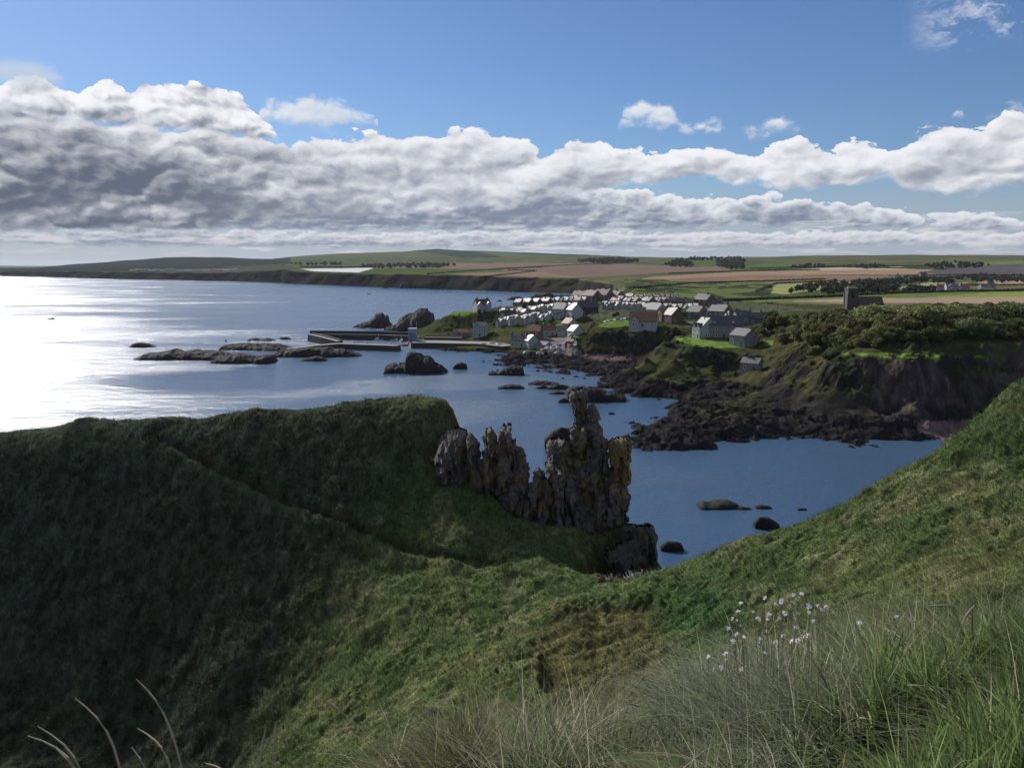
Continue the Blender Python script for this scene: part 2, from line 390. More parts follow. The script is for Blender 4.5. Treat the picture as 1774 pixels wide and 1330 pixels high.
FIELDS = [  # (colour, polygon in photo pixels) - crops, pasture and one patch of painted cloud shade
 ((.145, .105, .085), [(860, 470), (900, 461), (1060, 457), (1250, 462), (1270, 470), (1150, 473), (1010, 481), (830, 481)]),
 ((.19, .13, .10), [(740, 474), (1000, 481), (930, 469), (800, 468)]),
 ((.065, .095, .035), [(520, 472), (650, 466), (850, 467), (740, 475), (560, 474)]),
 ((.080, .115, .038), [(560, 474), (840, 467), (900, 470), (740, 476)]),
 ((.62, .62, .62), [(522, 466), (640, 464), (648, 465), (620, 472), (545, 470)]),
 ((.16, .115, .09), [(640, 464), (760, 456), (1050, 456), (900, 468), (850, 466)]),
 ((.09, .10, .06), [(480, 455), (640, 450), (760, 452), (640, 464), (480, 461)]),
 ((.24, .165, .115), [(1080, 500), (1250, 480), (1410, 476), (1700, 475), (1640, 466), (1440, 462), (1290, 470), (1120, 480)]),
 ((.17, .115, .08), [(1090, 500), (1430, 488), (1560, 478), (1300, 476), (1130, 485)]),
 ((.085, .075, .07), [(1340, 489), (1560, 481), (1640, 479), (1500, 491), (1420, 492)]),
 ((.33, .27, .19), [(1300, 466), (1560, 462), (1590, 466), (1480, 468), (1320, 469)]),
 ((.085, .13, .042), [(1260, 466), (1330, 455), (1480, 460), (1300, 470)]),
 ((.08, .11, .042), [(1110, 453), (1280, 449), (1300, 458), (1200, 463)]),
 ((.085, .075, .08), [(1590, 473), (1650, 460), (1830, 458), (1830, 476), (1680, 478)]),
 ((.12, .18, .06), [(1650, 456), (1800, 452), (1830, 456), (1660, 460)]),
 ((.28, .20, .15), [(1690, 486), (1900, 482), (1900, 494), (1700, 494)]),
 ((.27, .28, .11), [(1310, 506), (1340, 492), (1440, 487), (1500, 491), (1420, 503), (1360, 510)]),
 ((.27, .27, .13), [(1560, 497), (1610, 489), (1680, 489), (1650, 500), (1560, 503)]),
 ((.125, .16, .05), [(1250, 522), (1420, 516), (1560, 508), (1774, 504), (1990, 500), (1990, 514), (1500, 521), (1300, 528)]),
 ((.27, .20, .15), [(1230, 528), (1420, 519), (1560, 516), (1990, 511), (1990, 560), (1230, 560)]),
 ((.20, .24, .06), [(1600, 515), (1700, 507), (1990, 500), (1990, 514)]),
 ((.085, .105, .048), [(490, 447), (700, 434), (760, 436), (720, 444), (560, 452)]),
 ((.035, .05, .035), [(716, 434), (730, 428), (790, 428), (860, 438), (900, 446), (800, 447), (760, 440)]),
 ((.085, .115, .05), [(815, 434), (860, 432), (960, 444), (880, 447)]),
 ((.035, .05, .04), [(865, 436), (900, 430), (1000, 436), (1060, 441), (1000, 444), (900, 440)]),
 ((.030, .035, .034), [(-300, 474), (-300, 462), (100, 459), (240, 444), (350, 436), (500, 440), (505, 455), (480, 466), (400, 469), (150, 470)]),  # left hills darkened in the colour to stand in for cloud shade
 ((.075, .075, .045), [(380, 463), (480, 458), (505, 456), (470, 465)]),
 ((.07, .06, .055), [(250, 470), (480, 462), (520, 463), (500, 470), (300, 474)]),
]
def build_far():
    pxs = np.arange(-240, 2030, 2.4); R, D, Z = far_cols(pxs)
    n = [26, 60, 60, 60, 50]
    rows_y, rows_z, kk = [], [], []
    for k in range(5):
        t = np.linspace(0, 1, n[k], endpoint=(k == 4))[:, None]
        te = t if k else t ** 1.0
        y = D[k] * (1 - te) + D[k + 1] * te
        if k == 0: zt = np.where(pxs > 1000, t, np.minimum(1, t ** .75 * 1.02))
        else: zt = t
        rows_y.append(y); rows_z.append(Z[k] * (1 - zt) + Z[k + 1] * zt); kk.append(np.full(len(t), k))
    y = np.vstack(rows_y + [D[5][None] + 900, D[5][None] + 3000]); z = np.vstack(rows_z + [Z[5][None] - 40, Z[5][None] * 0 - 60])
    kk = np.concatenate(kk + [[5, 5]])[:, None] * np.ones_like(y)
    x = (pxs - 887)[None] / FPX * y / math.cos(TH)
    # gullies in the coastal cliff and soft swells inland
    cliff = (kk == 0) & (pxs[None] < 1060)
    c = ridg(x / 55, y / 70, 5, 4)
    y = y + np.where(cliff, (c - .6) * 38 * np.sin(np.clip((z - 0) / 30, 0, 1) * math.pi), 0)
    z = z + np.where(kk >= 1, fbm(x / 160, y / 160, 9, 4) * np.clip((kk - .5) * 1.4, 0, 3.0) * (1 if True else 0), 0)
    z = np.where((kk == 0) & (pxs[None] > 1060), z - 1.2, z)
    dun = ((pxs[None] > 1080) & (kk <= 1))
    z = z + np.where(dun, (fbm(x / 60, y / 60, 3, 4)) * 2.5, 0)
    px, row = fwd_px(x, y, z)
    q = px + fbm(x / 60, y / 60, 31, 3) * 3; r = row + fbm(x / 40, y / 90, 37, 3) * .5
    C = np.zeros(x.shape + (3,)); C[:] = (.075, .088, .045)
    gen = fbm(x / 150, y / 150, 77, 3)
    C[gen > .15] = (.115, .12, .06)
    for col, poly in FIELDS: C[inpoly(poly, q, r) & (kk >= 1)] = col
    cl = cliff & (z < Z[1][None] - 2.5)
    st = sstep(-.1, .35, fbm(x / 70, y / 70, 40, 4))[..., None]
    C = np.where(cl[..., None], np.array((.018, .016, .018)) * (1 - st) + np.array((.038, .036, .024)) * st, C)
    dn = fbm(x / 25, y / 35, 55, 4)
    k = dun & (row > 484) & (row < 520) & (kk == 1) & (px < 1330) | (dun & (kk == 0) & (row < 520))
    C = np.where(k[..., None], np.where((dn > .05)[..., None], (.13, .15, .055), (.05, .06, .035)), C)
    k = inpoly([(1030, 520), (1100, 497), (1180, 488), (1330, 489), (1340, 500), (1330, 516), (1200, 520), (1090, 522)], px, row)
    C = np.where(k[..., None], np.where((dn > -.05)[..., None], (.11, .135, .05), (.04, .05, .03)), C)
    C = C * np.where(C[..., 0] > C[..., 1], 1.08, .9)[..., None]
    m = attr_mat('far_country', bump=0, var=.22, vscale=.012, fine=.15)
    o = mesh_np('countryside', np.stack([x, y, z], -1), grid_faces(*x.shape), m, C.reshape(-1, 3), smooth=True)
    tag(o, kind='structure')
    # lowest land on the horizon, beyond the bay at the far left
    xs = np.linspace(-8200, -5000, 60); Z0 = np.clip((xs + 5100) / -900, 0, 1) * (26 + 8 * fbm(xs / 900, xs * 0, 3, 3))
    V = np.stack([np.stack([xs, xs * 0 + 11000 + i * 700, Z0 * f - 1], -1) for i, f in enumerate((0, 1, 1.2, 0))])
    C = np.ones((4 * 60, 3)) * (.07, .08, .06)
    tag(mesh_np('distant_coast', V, grid_faces(4, 60), m, C, smooth=True), kind='structure')
build_far()

# ================================================================== village headland and cliffs (middle distance)
MP = [  # photo px, row, forward distance
 (745, 583, 550), (800, 585, 545), (850, 590, 520), (760, 560, 590), (790, 541, 600), (830, 537, 600), (870, 541, 590), (880, 560, 570), (830, 566, 572),
 (950, 555, 540), (950, 565, 520), (1000, 577, 490), (900, 590, 480), (950, 600, 460), (1000, 600, 455), (900, 550, 545), (960, 548, 540), (1020, 545, 520),
 (1080, 548, 500), (1150, 552, 480), (880, 530, 640), (950, 527, 660), (1020, 522, 680), (1100, 520, 660), (1200, 527, 600), (1300, 532, 540),
 (1030, 562, 455), (1060, 556, 465), (1000, 580, 450), (1090, 562, 455), (1140, 570, 440), (1118, 572, 438), (1170, 575, 430),
 (1000, 612, 430), (1060, 616, 425), (1110, 620, 415), (1145, 615, 420), (1045, 576, 440), (1100, 580, 436),
 (950, 605, 450), (1000, 617, 430), (900, 605, 458), (850, 600, 470), (800, 602, 470), (880, 620, 425), (950, 628, 405), (1040, 625, 410), (1020, 648, 364), (1060, 640, 380),
 (1190, 588, 385), (1220, 592, 375), (1270, 600, 360), (1310, 602, 358), (1250, 580, 395), (1310, 585, 395), (1170, 583, 395),
 (1150, 605, 365), (1120, 630, 345), (1085, 655, 335), (1062, 665, 332), (1200, 612, 350), (1170, 635, 330), (1140, 660, 315), (1110, 685, 303),
 (1165, 618, 352), (1145, 642, 336),
 (1180, 675, 308), (1230, 668, 312), (1270, 655, 318), (1290, 642, 322), (1220, 604, 352), (1260, 608, 348), (1300, 613, 345),
 (1300, 640, 318), (1320, 640, 316), (1340, 625, 320), (1330, 600, 350), (1340, 580, 380),
 (1400, 590, 330), (1440, 612, 275), (1380, 630, 290), (1350, 660, 285), (1320, 680, 285), (1400, 660, 270), (1420, 700, 255), (1440, 650, 262),
 (1480, 612, 262), (1550, 613, 260), (1620, 616, 256), (1700, 612, 256), (1774, 612, 256), (1950, 612, 256), (1500, 622, 255), (1560, 624, 253), (1640, 624, 252), (1720, 622, 252), (1800, 622, 252), (1950, 622, 252),
 (1480, 706, 246), (1540, 712, 245), (1600, 714, 244), (1660, 714, 244), (1720, 716, 244), (1800, 716, 244), (1950, 716, 244),
 (1480, 720, 238), (1520, 735, 232), (1600, 733, 236), (1660, 735, 238), (1774, 735, 238), (1950, 735, 238), (1585, 640, 248), (1585, 700, 240),
 (1600, 750, 232), (1640, 765, 226), (1700, 745, 234),
 (1100, 760, 228), (1090, 750, 234), (1130, 780, 212), (1180, 770, 215), (1150, 750, 226), (1230, 720, 245), (1200, 745, 228), (1290, 735, 235), (1350, 745, 232),
 (1400, 740, 236), (1460, 750, 232), (1250, 700, 265), (1200, 695, 275), (1260, 680, 292), (1170, 715, 258), (1330, 715, 248),
 (1420, 570, 310), (1500, 575, 295), (1600, 575, 295), (1774, 575, 295), (1950, 575, 295), (1400, 550, 360), (1500, 548, 360), (1600, 545, 360), (1774, 545, 360), (1950, 545, 360),
 (1340, 555, 400), (1460, 545, 400), (1520, 545, 400), (1400, 541, 450), (1600, 541, 450), (1774, 541, 450), (1950, 541, 450),
 (1220, 552, 470), (1280, 556, 450), (1330, 560, 430)]
MZ = [  # photo px, row, height above the water
 (1140, 797, 0), (1240, 772, 0), (1320, 762, 0), (1530, 777, 0), (1085, 742, 0), (960, 641, 0), (1130, 692, 0), (870, 632, 0), (1000, 645, 0),
 (1100, 712, -3), (1125, 704, -3), (1060, 700, -3), (1145, 716, -3), (1150, 707, -2.5), (1125, 728, -3), (1095, 730, -3), (1080, 718, -3), (1140, 820, -4), (1250, 800, -4), (1400, 790, -3), (1050, 770, -4), (820, 650, -4), (880, 660, -4), (960, 668, -4), (1010, 675, -4),
 (600, 640, -4), (700, 620, -4), (560, 600, -4), (700, 680, -4), (850, 720, -4), (950, 740, -4), (640, 585, -4), (820, 622, -3), (1550, 800, -4), (1700, 800, -3), (500, 700, -4)]
MD = [(760, 645, -4), (830, 690, 6), (830, 730, -4), (900, 735, -4), (1000, 750, -3), (850, 720, -4), (700, 650, -5), (500, 700, -5), (600, 760, -5), (1070, 770, 5), (1120, 770, 17),
      (1200, 770, 17), (1300, 770, 17), (1400, 620, 19), (1600, 620, 19), (1774, 620, 19), (1950, 620, 19), (1400, 770, 19), (1774, 770, 19), (1950, 770, 19), 
      # steep faces that turn away from the sun
      (1200, 349, 12.6), (1230, 346, 12.6), (1262, 344, 12.2), (1292, 340, 11.6), (1215, 341, 4.6), (1250, 338, 4.6), (1285, 333, 5.4), (1215, 325, 3.2), (1260, 322, 3.4), (1190, 335, 4.5), (1160, 318, 2.0), (1140, 330, 4.0), (1165, 346, 6.0), (1130, 352, 4.2),
      (1015, 434, 4.2), (1045, 432, 3.6), (1075, 431, 3.4), (1105, 430, 3.4), (1135, 428, 3.8), (1010, 446, 12.5), (1042, 442, 13.4), (1072, 440, 13.2), (1102, 439, 13.0), (1135, 437, 12.6), (1160, 424, 4.0), (1165, 412, 5.0), (1172, 400, 11.5),
      (1100, 385, 2.0), (1130, 385, 3.0), (1085, 360, 1.6),
      (765, 576, 3.0), (795, 574, 3.2), (825, 572, 3.4), (770, 590, 11.0), (800, 590, 13.0), (830, 588, 13.4), (862, 580, 12.0), (1335, 300, 4.2), (1355, 292, 5.0), (1318, 335, 9.0), (1340, 335, 13.5), (1365, 305, 14.0),
      (1180, 205, -5), (1500, 205, -5), (1800, 205, -5), (1000, 205, -5)]
_P = [tuple(at(*p)) for p in MP] + [tuple(atz(*p)) for p in MZ] + [((p - 887) / FPX * D / math.cos(TH), D, z) for p, D, z in MD]
mid_rbf = RBF(_P)
LAWNS = [[(1150, 574), (1178, 574), (1184, 581), (1166, 585), (1152, 583)], [(1165, 586), (1190, 580), (1206, 582), (1215, 588), (1268, 594), (1290, 602), (1240, 603), (1205, 600), (1180, 592)],
         [(900, 564), (915, 558), (975, 556), (980, 566), (950, 575), (925, 572)], [(968, 580), (1000, 578), (1004, 586), (985, 590)], [(1318, 588), (1340, 590), (1340, 598), (1318, 597)],
         [(1450, 610), (1614, 613), (1640, 618), (1620, 622), (1540, 619), (1460, 614)], [(1640, 618), (1700, 616), (1720, 624), (1650, 625)], [(1760, 610), (1900, 610), (1900, 622), (1770, 626)],
         [(1035, 566), (1052, 552), (1090, 553), (1095, 563), (1060, 568)], [(776, 544), (800, 536), (840, 534), (838, 540), (800, 548)]]
PAVED = [[(945, 598), (990, 602), (1012, 612), (1000, 617), (950, 610)], [(820, 594), (880, 594), (884, 600), (830, 598)], [(890, 585), (990, 585), (1000, 600), (950, 602), (890, 600)],
         [(1190, 556), (1215, 560), (1212, 563), (1185, 560)]]
def _sp(l): return [(*at(p, r, D)[:2], k) for p, r, D, k in l]
SPURS = [(_sp([(1172, 590, 382, .1), (1150, 606, 365, .9), (1120, 632, 345, 1), (1085, 657, 335, .5), (1066, 664, 332, .1)]), 3.6, 6), (_sp([(1200, 606, 358, .1), (1180, 622, 345, .9), (1145, 650, 322, 1), (1112, 682, 303, .3)]), 4.2, 6),
         (_sp([(1160, 612, 356, .3), (1135, 642, 336, 1), (1105, 668, 322, .6)]), -2.6, 5), (_sp([(1240, 614, 344, .6), (1225, 640, 330, 1), (1200, 665, 315, .3)]), 2.6, 5),
         (_sp([(1466, 613, 270, .3), (1442, 640, 262, 1), (1420, 676, 254, .8), (1400, 705, 246, .2)]), 3.8, 6), (_sp([(1400, 604, 300, .2), (1372, 632, 290, 1), (1345, 665, 284, .4)]), 3.0, 6), (_sp([(1420, 620, 280, .4), (1396, 655, 268, 1), (1370, 690, 258, .5)]), -3.0, 6)]
def mid_height(x, y):
    z = mid_rbf(x, y)
    u = x / y * math.cos(TH) * FPX + 887
    # rock: strong where low, or in the cliffs
    e = 1.5
    gx = (mid_rbf(x + e, y) - mid_rbf(x - e, y)) / (2 * e); gy = (mid_rbf(x, y + e) - mid_rbf(x, y - e)) / (2 * e)
    s = np.hypot(gx, gy)
    for pts, h, w in SPURS:
        best = np.full(x.shape, 1e9); hh = np.zeros(x.shape)
        for (ax, ay, ah), (bx, by, bh) in zip(pts, pts[1:]):
            t = np.clip(((x - ax) * (bx - ax) + (y - ay) * (by - ay)) / ((bx - ax) ** 2 + (by - ay) ** 2), 0, 1)
            d = np.hypot(x - ax - t * (bx - ax), y - ay - t * (by - ay)); hh = np.where(d < best, ah + t * (bh - ah), hh); best = np.minimum(best, d)
        z = z + h * hh * np.exp(-np.abs(best / w) ** 1.5)
    return z, s
def mid_detail(x, y, z, s):
    steep = sstep(.45, .95, s)
    low = sstep(6.5, 3.0, z) * sstep(560, 500, y + x * .1)
    low = low * (1 - ((z > 1.0) & (y > 437) & (x < 70)) * 1.0)
    rock = np.clip(np.maximum(steep, low), 0, 1)
    r1 = ridg(x / 13 + y / 40, y / 16, 3, 5) - .62; r2 = ridg(x / 3.4, y / 4.2, 8, 4) - .6
    b, _ = cellblk(x / 2.6 + y * .1, y / 2.2, 4)
    amp = 1 + 1.0 * steep
    b5, _ = cellblk(x / 6 + y * .05, y / 5, 14)
    d = rock * (r1 * 3.6 * amp + r2 * 1.3 + (b - .5) * 1.1 + (b5 - .5) * 1.8)
    bush = sstep(.05, .3, fbm(x / 16, y / 16, 91, 3)) * sstep(.12, .35, s)
    d = d + (1 - rock) * (fbm(x / 14, y / 14, 21, 4) * .9 + fbm(x / 3, y / 3, 25, 3) * .25 + bush * (vn(x / 1.8, y / 1.8, 27) * 1.8 + vn(x / .9, y / .9, 28) * .6))
    d = d + (ridg(x / 26 + y / 60, y / 50, 93, 3) - .6) * 6 * sstep(.2, .5, s) * sstep(560, 500, y)
    return z + d, rock
def build_mid():
    pxs = np.arange(480, 1930, 1.8)
    Ds = np.concatenate([np.arange(205, 380, .32), np.arange(380, 560, .7), np.arange(560, 790, 2.0)])
    x, y = polar(pxs, Ds); z0, s = mid_height(x, y); z, rock = mid_detail(x, y, z0, s)
    z = z - sstep(640, 780, y) * 2.5
    nz = gradmag(x, y, z)
    px, row = fwd_px(x, y, z)
    q = px + fbm(x / 6, y / 6, 31, 3) * 2.5; r = row + fbm(x / 5, y / 5, 37, 3) * 1.2
    g1 = fbm(x / 9, y / 9, 50, 4)[..., None]; g2 = fbm(x / 2.2, y / 2.2, 52, 4)[..., None]
    grass = np.array((.052, .056, .024)) + g1 * np.array((.030, .022, .009)) + g2 * np.array((.028, .026, .010))
    rk = np.array((.022, .020, .021)) + g1 * np.array((.007, .006, .006)) + np.clip(g2 - .1, 0, 1) * np.array((.045, .04, .036))
    red = sstep(1440, 1560, px)[..., None] * sstep(4, 9, z)[..., None] * .6
    rk = rk * (1 - red) + (np.array((.082, .060, .058)) * (1 + g2 * 1.1)) * red
    mask = np.clip(sstep(.70, .52, nz + fbm(x / 5, y / 5, 61, 3) * .16) + sstep(5.5, 3.5, z + g1[..., 0] * 2 - 4.5 * sstep(1300, 1340, px)) * np.maximum(rock, sstep(1300, 1340, px) * .9), 0, 1)[..., None]
    # ivy-green face between the cliff bulges
    ivy = sstep(-.1, .25, fbm(x / 18, z / 14, 71, 3))[..., None] * sstep(1380, 1480, px)[..., None] * sstep(3, 6, z)[..., None] * .8
    bul = inpoly([(1528, 640), (1560, 622), (1620, 625), (1645, 660), (1645, 700), (1620, 728), (1520, 730), (1510, 690)], px, row)[..., None]
    rk = np.where(bul, rk * 1.25, rk * (1 - ivy) + np.array((.022, .026, .017)) * ivy)
    C = grass * (1 - mask) + rk * mask
    bsh = (sstep(.05, .3, fbm(x / 16, y / 16, 91, 3)) * (1 - mask[..., 0]) * sstep(.97, .90, nz))[..., None]; C = C * (1 - bsh * .7) + np.array((.030, .036, .016)) * bsh * .7
    for p in LAWNS:
        k = (inpoly(p, q, r) & (nz > .75))[..., None]; C = np.where(k, np.array((.125, .185, .04)) * (1 + g2 * .35), C)
    for p in PAVED:
        k = inpoly(p, q, r)[..., None]; C = np.where(k, np.array((.17, .15, .145)) * (1 + g2 * .2), C)
    k = inpoly([(1590, 730), (1730, 725), (1730, 745), (1640, 768), (1590, 745)], q, r)[..., None]; C = np.where(k, np.array((.15, .105, .10)) * (1 + g2 * .3), C)
    k = inpoly([(1000, 612), (1070, 616), (1100, 622), (1050, 626), (1010, 620)], q, r)[..., None]; C = np.where(k, np.array((.12, .085, .08)), C)
    k = ((y > 470) & (x < 190) & (z > 12) & (px > 880) & (row > 520) & (row < 552))[..., None]; C = np.where(k, np.array((.075, .085, .05)) * (1 + g2 * .6), C)
    m = attr_mat('headland_turf_and_rock', bump=.35, bscale=1.2, var=.4, vscale=.5, fine=3.0)
    o = mesh_np('headland', np.stack([x, y, z], -1), grid_faces(*x.shape), m, np.clip(C, .005, 1).reshape(-1, 3), smooth=True)
    tag(o, kind='structure')
    return o
mid_obj = build_mid()

# ================================================================== near headland, gully and slope
NPT = [
 (-250, 800, 112), (0, 750, 108), (130, 728, 106), (270, 727, 104), (430, 712, 102), (600, 702, 101), (700, 697, 100), (775, 693, 98),
 (782, 712, 96), (786, 750, 94.5),
 (790, 820, 92), (815, 858, 90), (855, 868, 89.5), (905, 903, 88.5), (945, 913, 88), (1000, 912, 87.5), (1060, 912, 87), (1092, 918, 86), (1135, 930, 84), (740, 800, 92), (765, 850, 89.5),
 (0, 900, 98), (0, 1100, 86), (0, 1330, 74), (-250, 1000, 92), (-250, 1330, 76), (400, 850, 93), (400, 1000, 84), (400, 1150, 76), (400, 1330, 68), (200, 870, 96), (200, 1100, 83), (200, 1330, 72),
 (700, 800, 93), (700, 900, 87), (700, 950, 84), (700, 1050, 74), (700, 1180, 62), (700, 1250, 51), (700, 1330, 42), (550, 820, 93), (550, 950, 85), (550, 1100, 76), (550, 1250, 62), (550, 1330, 55),
 (900, 950, 84), (900, 1050, 70), (900, 1150, 56), (900, 1250, 42), (900, 1330, 32), (1000, 990, 78), (1050, 1000, 76), (1000, 945, 84),
 (1060, 1050, 65), (1090, 1078, 58), (1100, 1150, 49), (1100, 1250, 37), (1000, 1055, 66), (1000, 1080, 60),
 (1140, 987, 70), (1180, 966, 70), (1230, 950, 69), (1330, 937, 66), (1400, 906, 64), (1450, 882, 62), (1520, 842, 60), (1600, 796, 58), (1680, 756, 57), (1740, 705, 57), (1774, 672, 58), (1900, 560, 60),
 (1300, 1000, 56), (1300, 1080, 42), (1300, 1150, 32), (1200, 1050, 54), (1200, 1130, 40), (1500, 900, 54), (1500, 1000, 42), (1500, 1080, 32), (1500, 1150, 24),
 (1774, 800, 50), (1774, 900, 40), (1774, 1000, 30), (1640, 850, 50), (1640, 950, 42), (1640, 1050, 30), (1950, 800, 48), (1950, 1000, 28)]
NR = []
for p, r, d in NPT[:8]:
    q = at(p, r, d); NR += [(q[0], q[1] + 7, q[2] - 2.2), (q[0], q[1] + 16, q[2] - 14), (q[0], q[1] + 28, -4)]
for p, r, d in NPT[8:19]:
    q = at(p, r, d); NR += [(q[0] + 4, q[1] + 5, q[2] - 9), (q[0] + 9, q[1] + 10, -4)]
q = at(775, 693, 98); NR += [(q[0] + 3.0, q[1] + 2, q[2] - 9), (q[0] + 9, q[1] + 5, -3)]
q = at(1135, 927, 84); NR += [(q[0] + 4, q[1] - 1, q[2] - 14), (q[0] + 3.5, q[1] - 5, q[2] - 16), (q[0] + 14, q[1], -5)]
for p, r, d in [(1140, 987, 70), (1180, 966, 70), (1230, 950, 69), (1330, 937, 66), (1400, 906, 64), (1450, 882, 62), (1520, 842, 60), (1600, 796, 58), (1680, 756, 57), (1740, 705, 57), (1774, 672, 58), (1900, 560, 60)]:
    q = at(p, r, d); NR += [(q[0], q[1] + 4, q[2] - 3.2), (q[0], q[1] + 14, q[2] - 22), (q[0] + 2, q[1] + 24, -4)]
q = at(1140, 987, 70); NR += [(q[0] + 1, q[1] + 6, q[2] - 9)]
# bank at our feet and the slope it hides
for px, lst in {-400: [(1, 47.6), (3, 46.9), (6, 44.6), (10, 41), (18, 34), (28, 25), (45, 12)], 300: [(1, 48.0), (2.2, 47.7), (3.4, 46.9), (6, 45), (10, 41.8), (18, 35), (28, 28), (42, 20)],
                650: [(1, 48.3), (2.4, 48.15), (3.2, 47.7), (6, 45.4), (10, 42.6), (18, 37), (28, 31)], 900: [(1, 48.35), (2.6, 48.15), (3.5, 47.5), (6, 45.8), (10, 43), (18, 37.6)],
                1150: [(1, 48.35), (2.8, 48.15), (3.7, 47.6), (6, 46), (10, 43.2), (18, 38.4)], 1400: [(1, 48.35), (3.0, 48.2), (4.0, 47.7), (6.5, 46.0), (10, 43.8), (16, 40)],
                1774: [(1, 48.35), (3.0, 48.25), (4.2, 47.9), (7, 46.2), (10, 44.6), (18, 41.5)], 2200: [(1, 48.4), (3.0, 48.4), (4.4, 48.0), (7, 46.6), (10, 45.6), (18, 42.5), (30, 40.5)]}.items():
    for D, z in lst: NR.append(((px - 887) / FPX * D / math.cos(TH), D, z))
NR += [(0, -6, 49), (-5, -6, 48.6), (6, -6, 49.5)]
near_rbf = RBF([tuple(at(*p)) for p in NPT] + NR)
PATH = [(-1, -1)]
def near_height(x, y):
    z = near_rbf(x, y)
    px, row = fwd_px(x, y, z)
    far = sstep(6, 26, y)
    # foot path across the far slope: a cut with a raised lip
    pr = np.interp(px, [255, 400, 520, 600, 700, 800, 890], [748, 828, 880, 912, 955, 972, 984])
    dpt = (row - pr) * y / FPX
    on = sstep(240, 330, px) * sstep(900, 860, px) * sstep(60, 75, y)
    z = z - on * (.6 * np.exp(-((dpt + .3) / .45) ** 2) - .15 * np.exp(-((dpt - .8) / .6) ** 2))
    crest = 1 - .75 * sstep(90, 99, y) * sstep(790, 770, px)
    z = z + crest * far * (fbm(x / 9, y / 9, 101, 4) * .9 + fbm(x / 3.2, y / 3.2, 105, 3) * .55)
    # wind-combed tussocks
    wx = x + fbm(x / 1.6, y / 1.6, 120, 3) * .9; wy = y + fbm(x / 1.6 + 9, y / 1.6, 121, 3) * .9
    t = vn(wx / .62 + wy * .25, wy / .85, 130) * .6 + vn(wx / .26, wy / .36, 131) * .4
    amp = (.55 + .3 * sstep(80, 60, y)) * far * (1 - .45 * sstep(400, -100, px)) * (1 - .35 * sstep(.2, -.2, fbm(x / 7, y / 7, 140, 3)))
    z = z + amp * (t - .4)
    z = z + (1 - far) * fbm(x / .5, y / .5, 150, 4) * .05
    # small scarp with torn turf, and a burrow hollow below it
    pr2 = np.interp(px, [930, 1000, 1060, 1130, 1160], [1092, 1074, 1064, 1046, 1075]); sc = sstep(930, 975, px) * sstep(1160, 1125, px) * far
    z = z + sc * .75 * sstep(6, -6, row - pr2 + fbm(x, y, 160, 3) * 10) * sstep(-70, -10, row - pr2)
    z = z - far * 1.5 * np.exp(-(((px - 952) / 17) ** 2 + ((row - 1172) / 20) ** 2) ** 2) - far * .6 * np.exp(-(((px - 868) / 10) ** 2 + ((row - 1103) / 10) ** 2))
    return z
def build_near():
    pxs = np.concatenate([np.arange(-900, -240, 14), np.arange(-240, 2020, 2.2), np.arange(2020, 2800, 14)])
    Ds = np.concatenate([np.linspace(7.8, 24, 100), np.arange(24.2, 114, .14), np.arange(114.5, 140, .8)])
    x, y = polar(pxs, Ds); z = near_height(x, y)
    return x, y, z
NX, NY, NZ = build_near()
def near_colour(x, y, z, nz):
    px, row = fwd_px(x, y, z)
    g1 = fbm(x / 11, y / 11, 201, 4)[..., None]; g2 = fbm(x / 2.6, y / 2.6, 203, 4)[..., None]; g3 = fbm(x / .7, y / .7, 207, 3)[..., None]
    rich = np.array((.092, .128, .048)); olive = np.array((.145, .162, .066)); straw = np.array((.25, .235, .14)); brown = np.array((.12, .10, .06)); heath_shade = np.array((.060, .072, .046))
    C = rich + (olive - rich) * sstep(-.35, .4, g1 + g2 * .6)
    C = C + (straw - C) * (sstep(.2, .6, g2 + g3 * .7) * .35)
    # duller, browner sward on the far gully side, darkened to stand in for shade
    t = (sstep(880, 620, px + (row - 720) * .5 + fbm(x / 6, y / 6, 211, 3) * 60) * sstep(44, 60, y))[..., None]
    C = C * (1 - t) + (heath_shade * (1 + g3 * .5) + np.clip(g2, 0, 1) * .02) * t
    # straw belt above the path, brown rough ground below the saddle
    t = np.exp(-(((px - 880) / 130) ** 2 + ((row - 925) / 30) ** 2))[..., None] * .8; C = C * (1 - t) + straw * .8 * t * .45 + C * t * .55
    t = (sstep(900, 1000, px + g2[..., 0] * 60) * sstep(1175, 1120, px) * sstep(1035, 1060, row))[..., None] * .65
    C = C * (1 - t) + (np.array((.125, .105, .05)) * (1 + g3 * .5)) * t
    t = (np.exp(-(((px - 60) / 110) ** 2 + ((row - 752) / 24) ** 2)) * (y > 80))[..., None] * .5; C = C * (1 - t) + np.array((.14, .16, .10)) * t
    t = np.clip(np.exp(-(((px - 1215) / 85) ** 2 + ((row - 1065) / 55) ** 2) ** 2), 0, 1)[..., None] * .75; C = C * (1 - t) + np.array((.040, .095, .032)) * (1 + g3 * .4) * t
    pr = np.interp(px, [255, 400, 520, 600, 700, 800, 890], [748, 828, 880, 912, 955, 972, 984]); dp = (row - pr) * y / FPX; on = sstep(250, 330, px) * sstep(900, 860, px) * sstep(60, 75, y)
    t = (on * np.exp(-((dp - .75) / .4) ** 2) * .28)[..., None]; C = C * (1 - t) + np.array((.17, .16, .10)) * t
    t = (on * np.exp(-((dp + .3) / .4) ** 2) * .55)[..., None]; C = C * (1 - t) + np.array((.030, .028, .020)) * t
    t = sstep(.60, .42, nz)[..., None] * (y > 20)[..., None]; C = C * (1 - t * .75) + brown * .5 * t * .75
    C = C * (1 + g3 * .35)
    t = sstep(9.5, 6, y)[..., None]; C = C * (1 - t) + np.array((.070, .075, .038)) * t
    return np.clip(C, .006, 1)
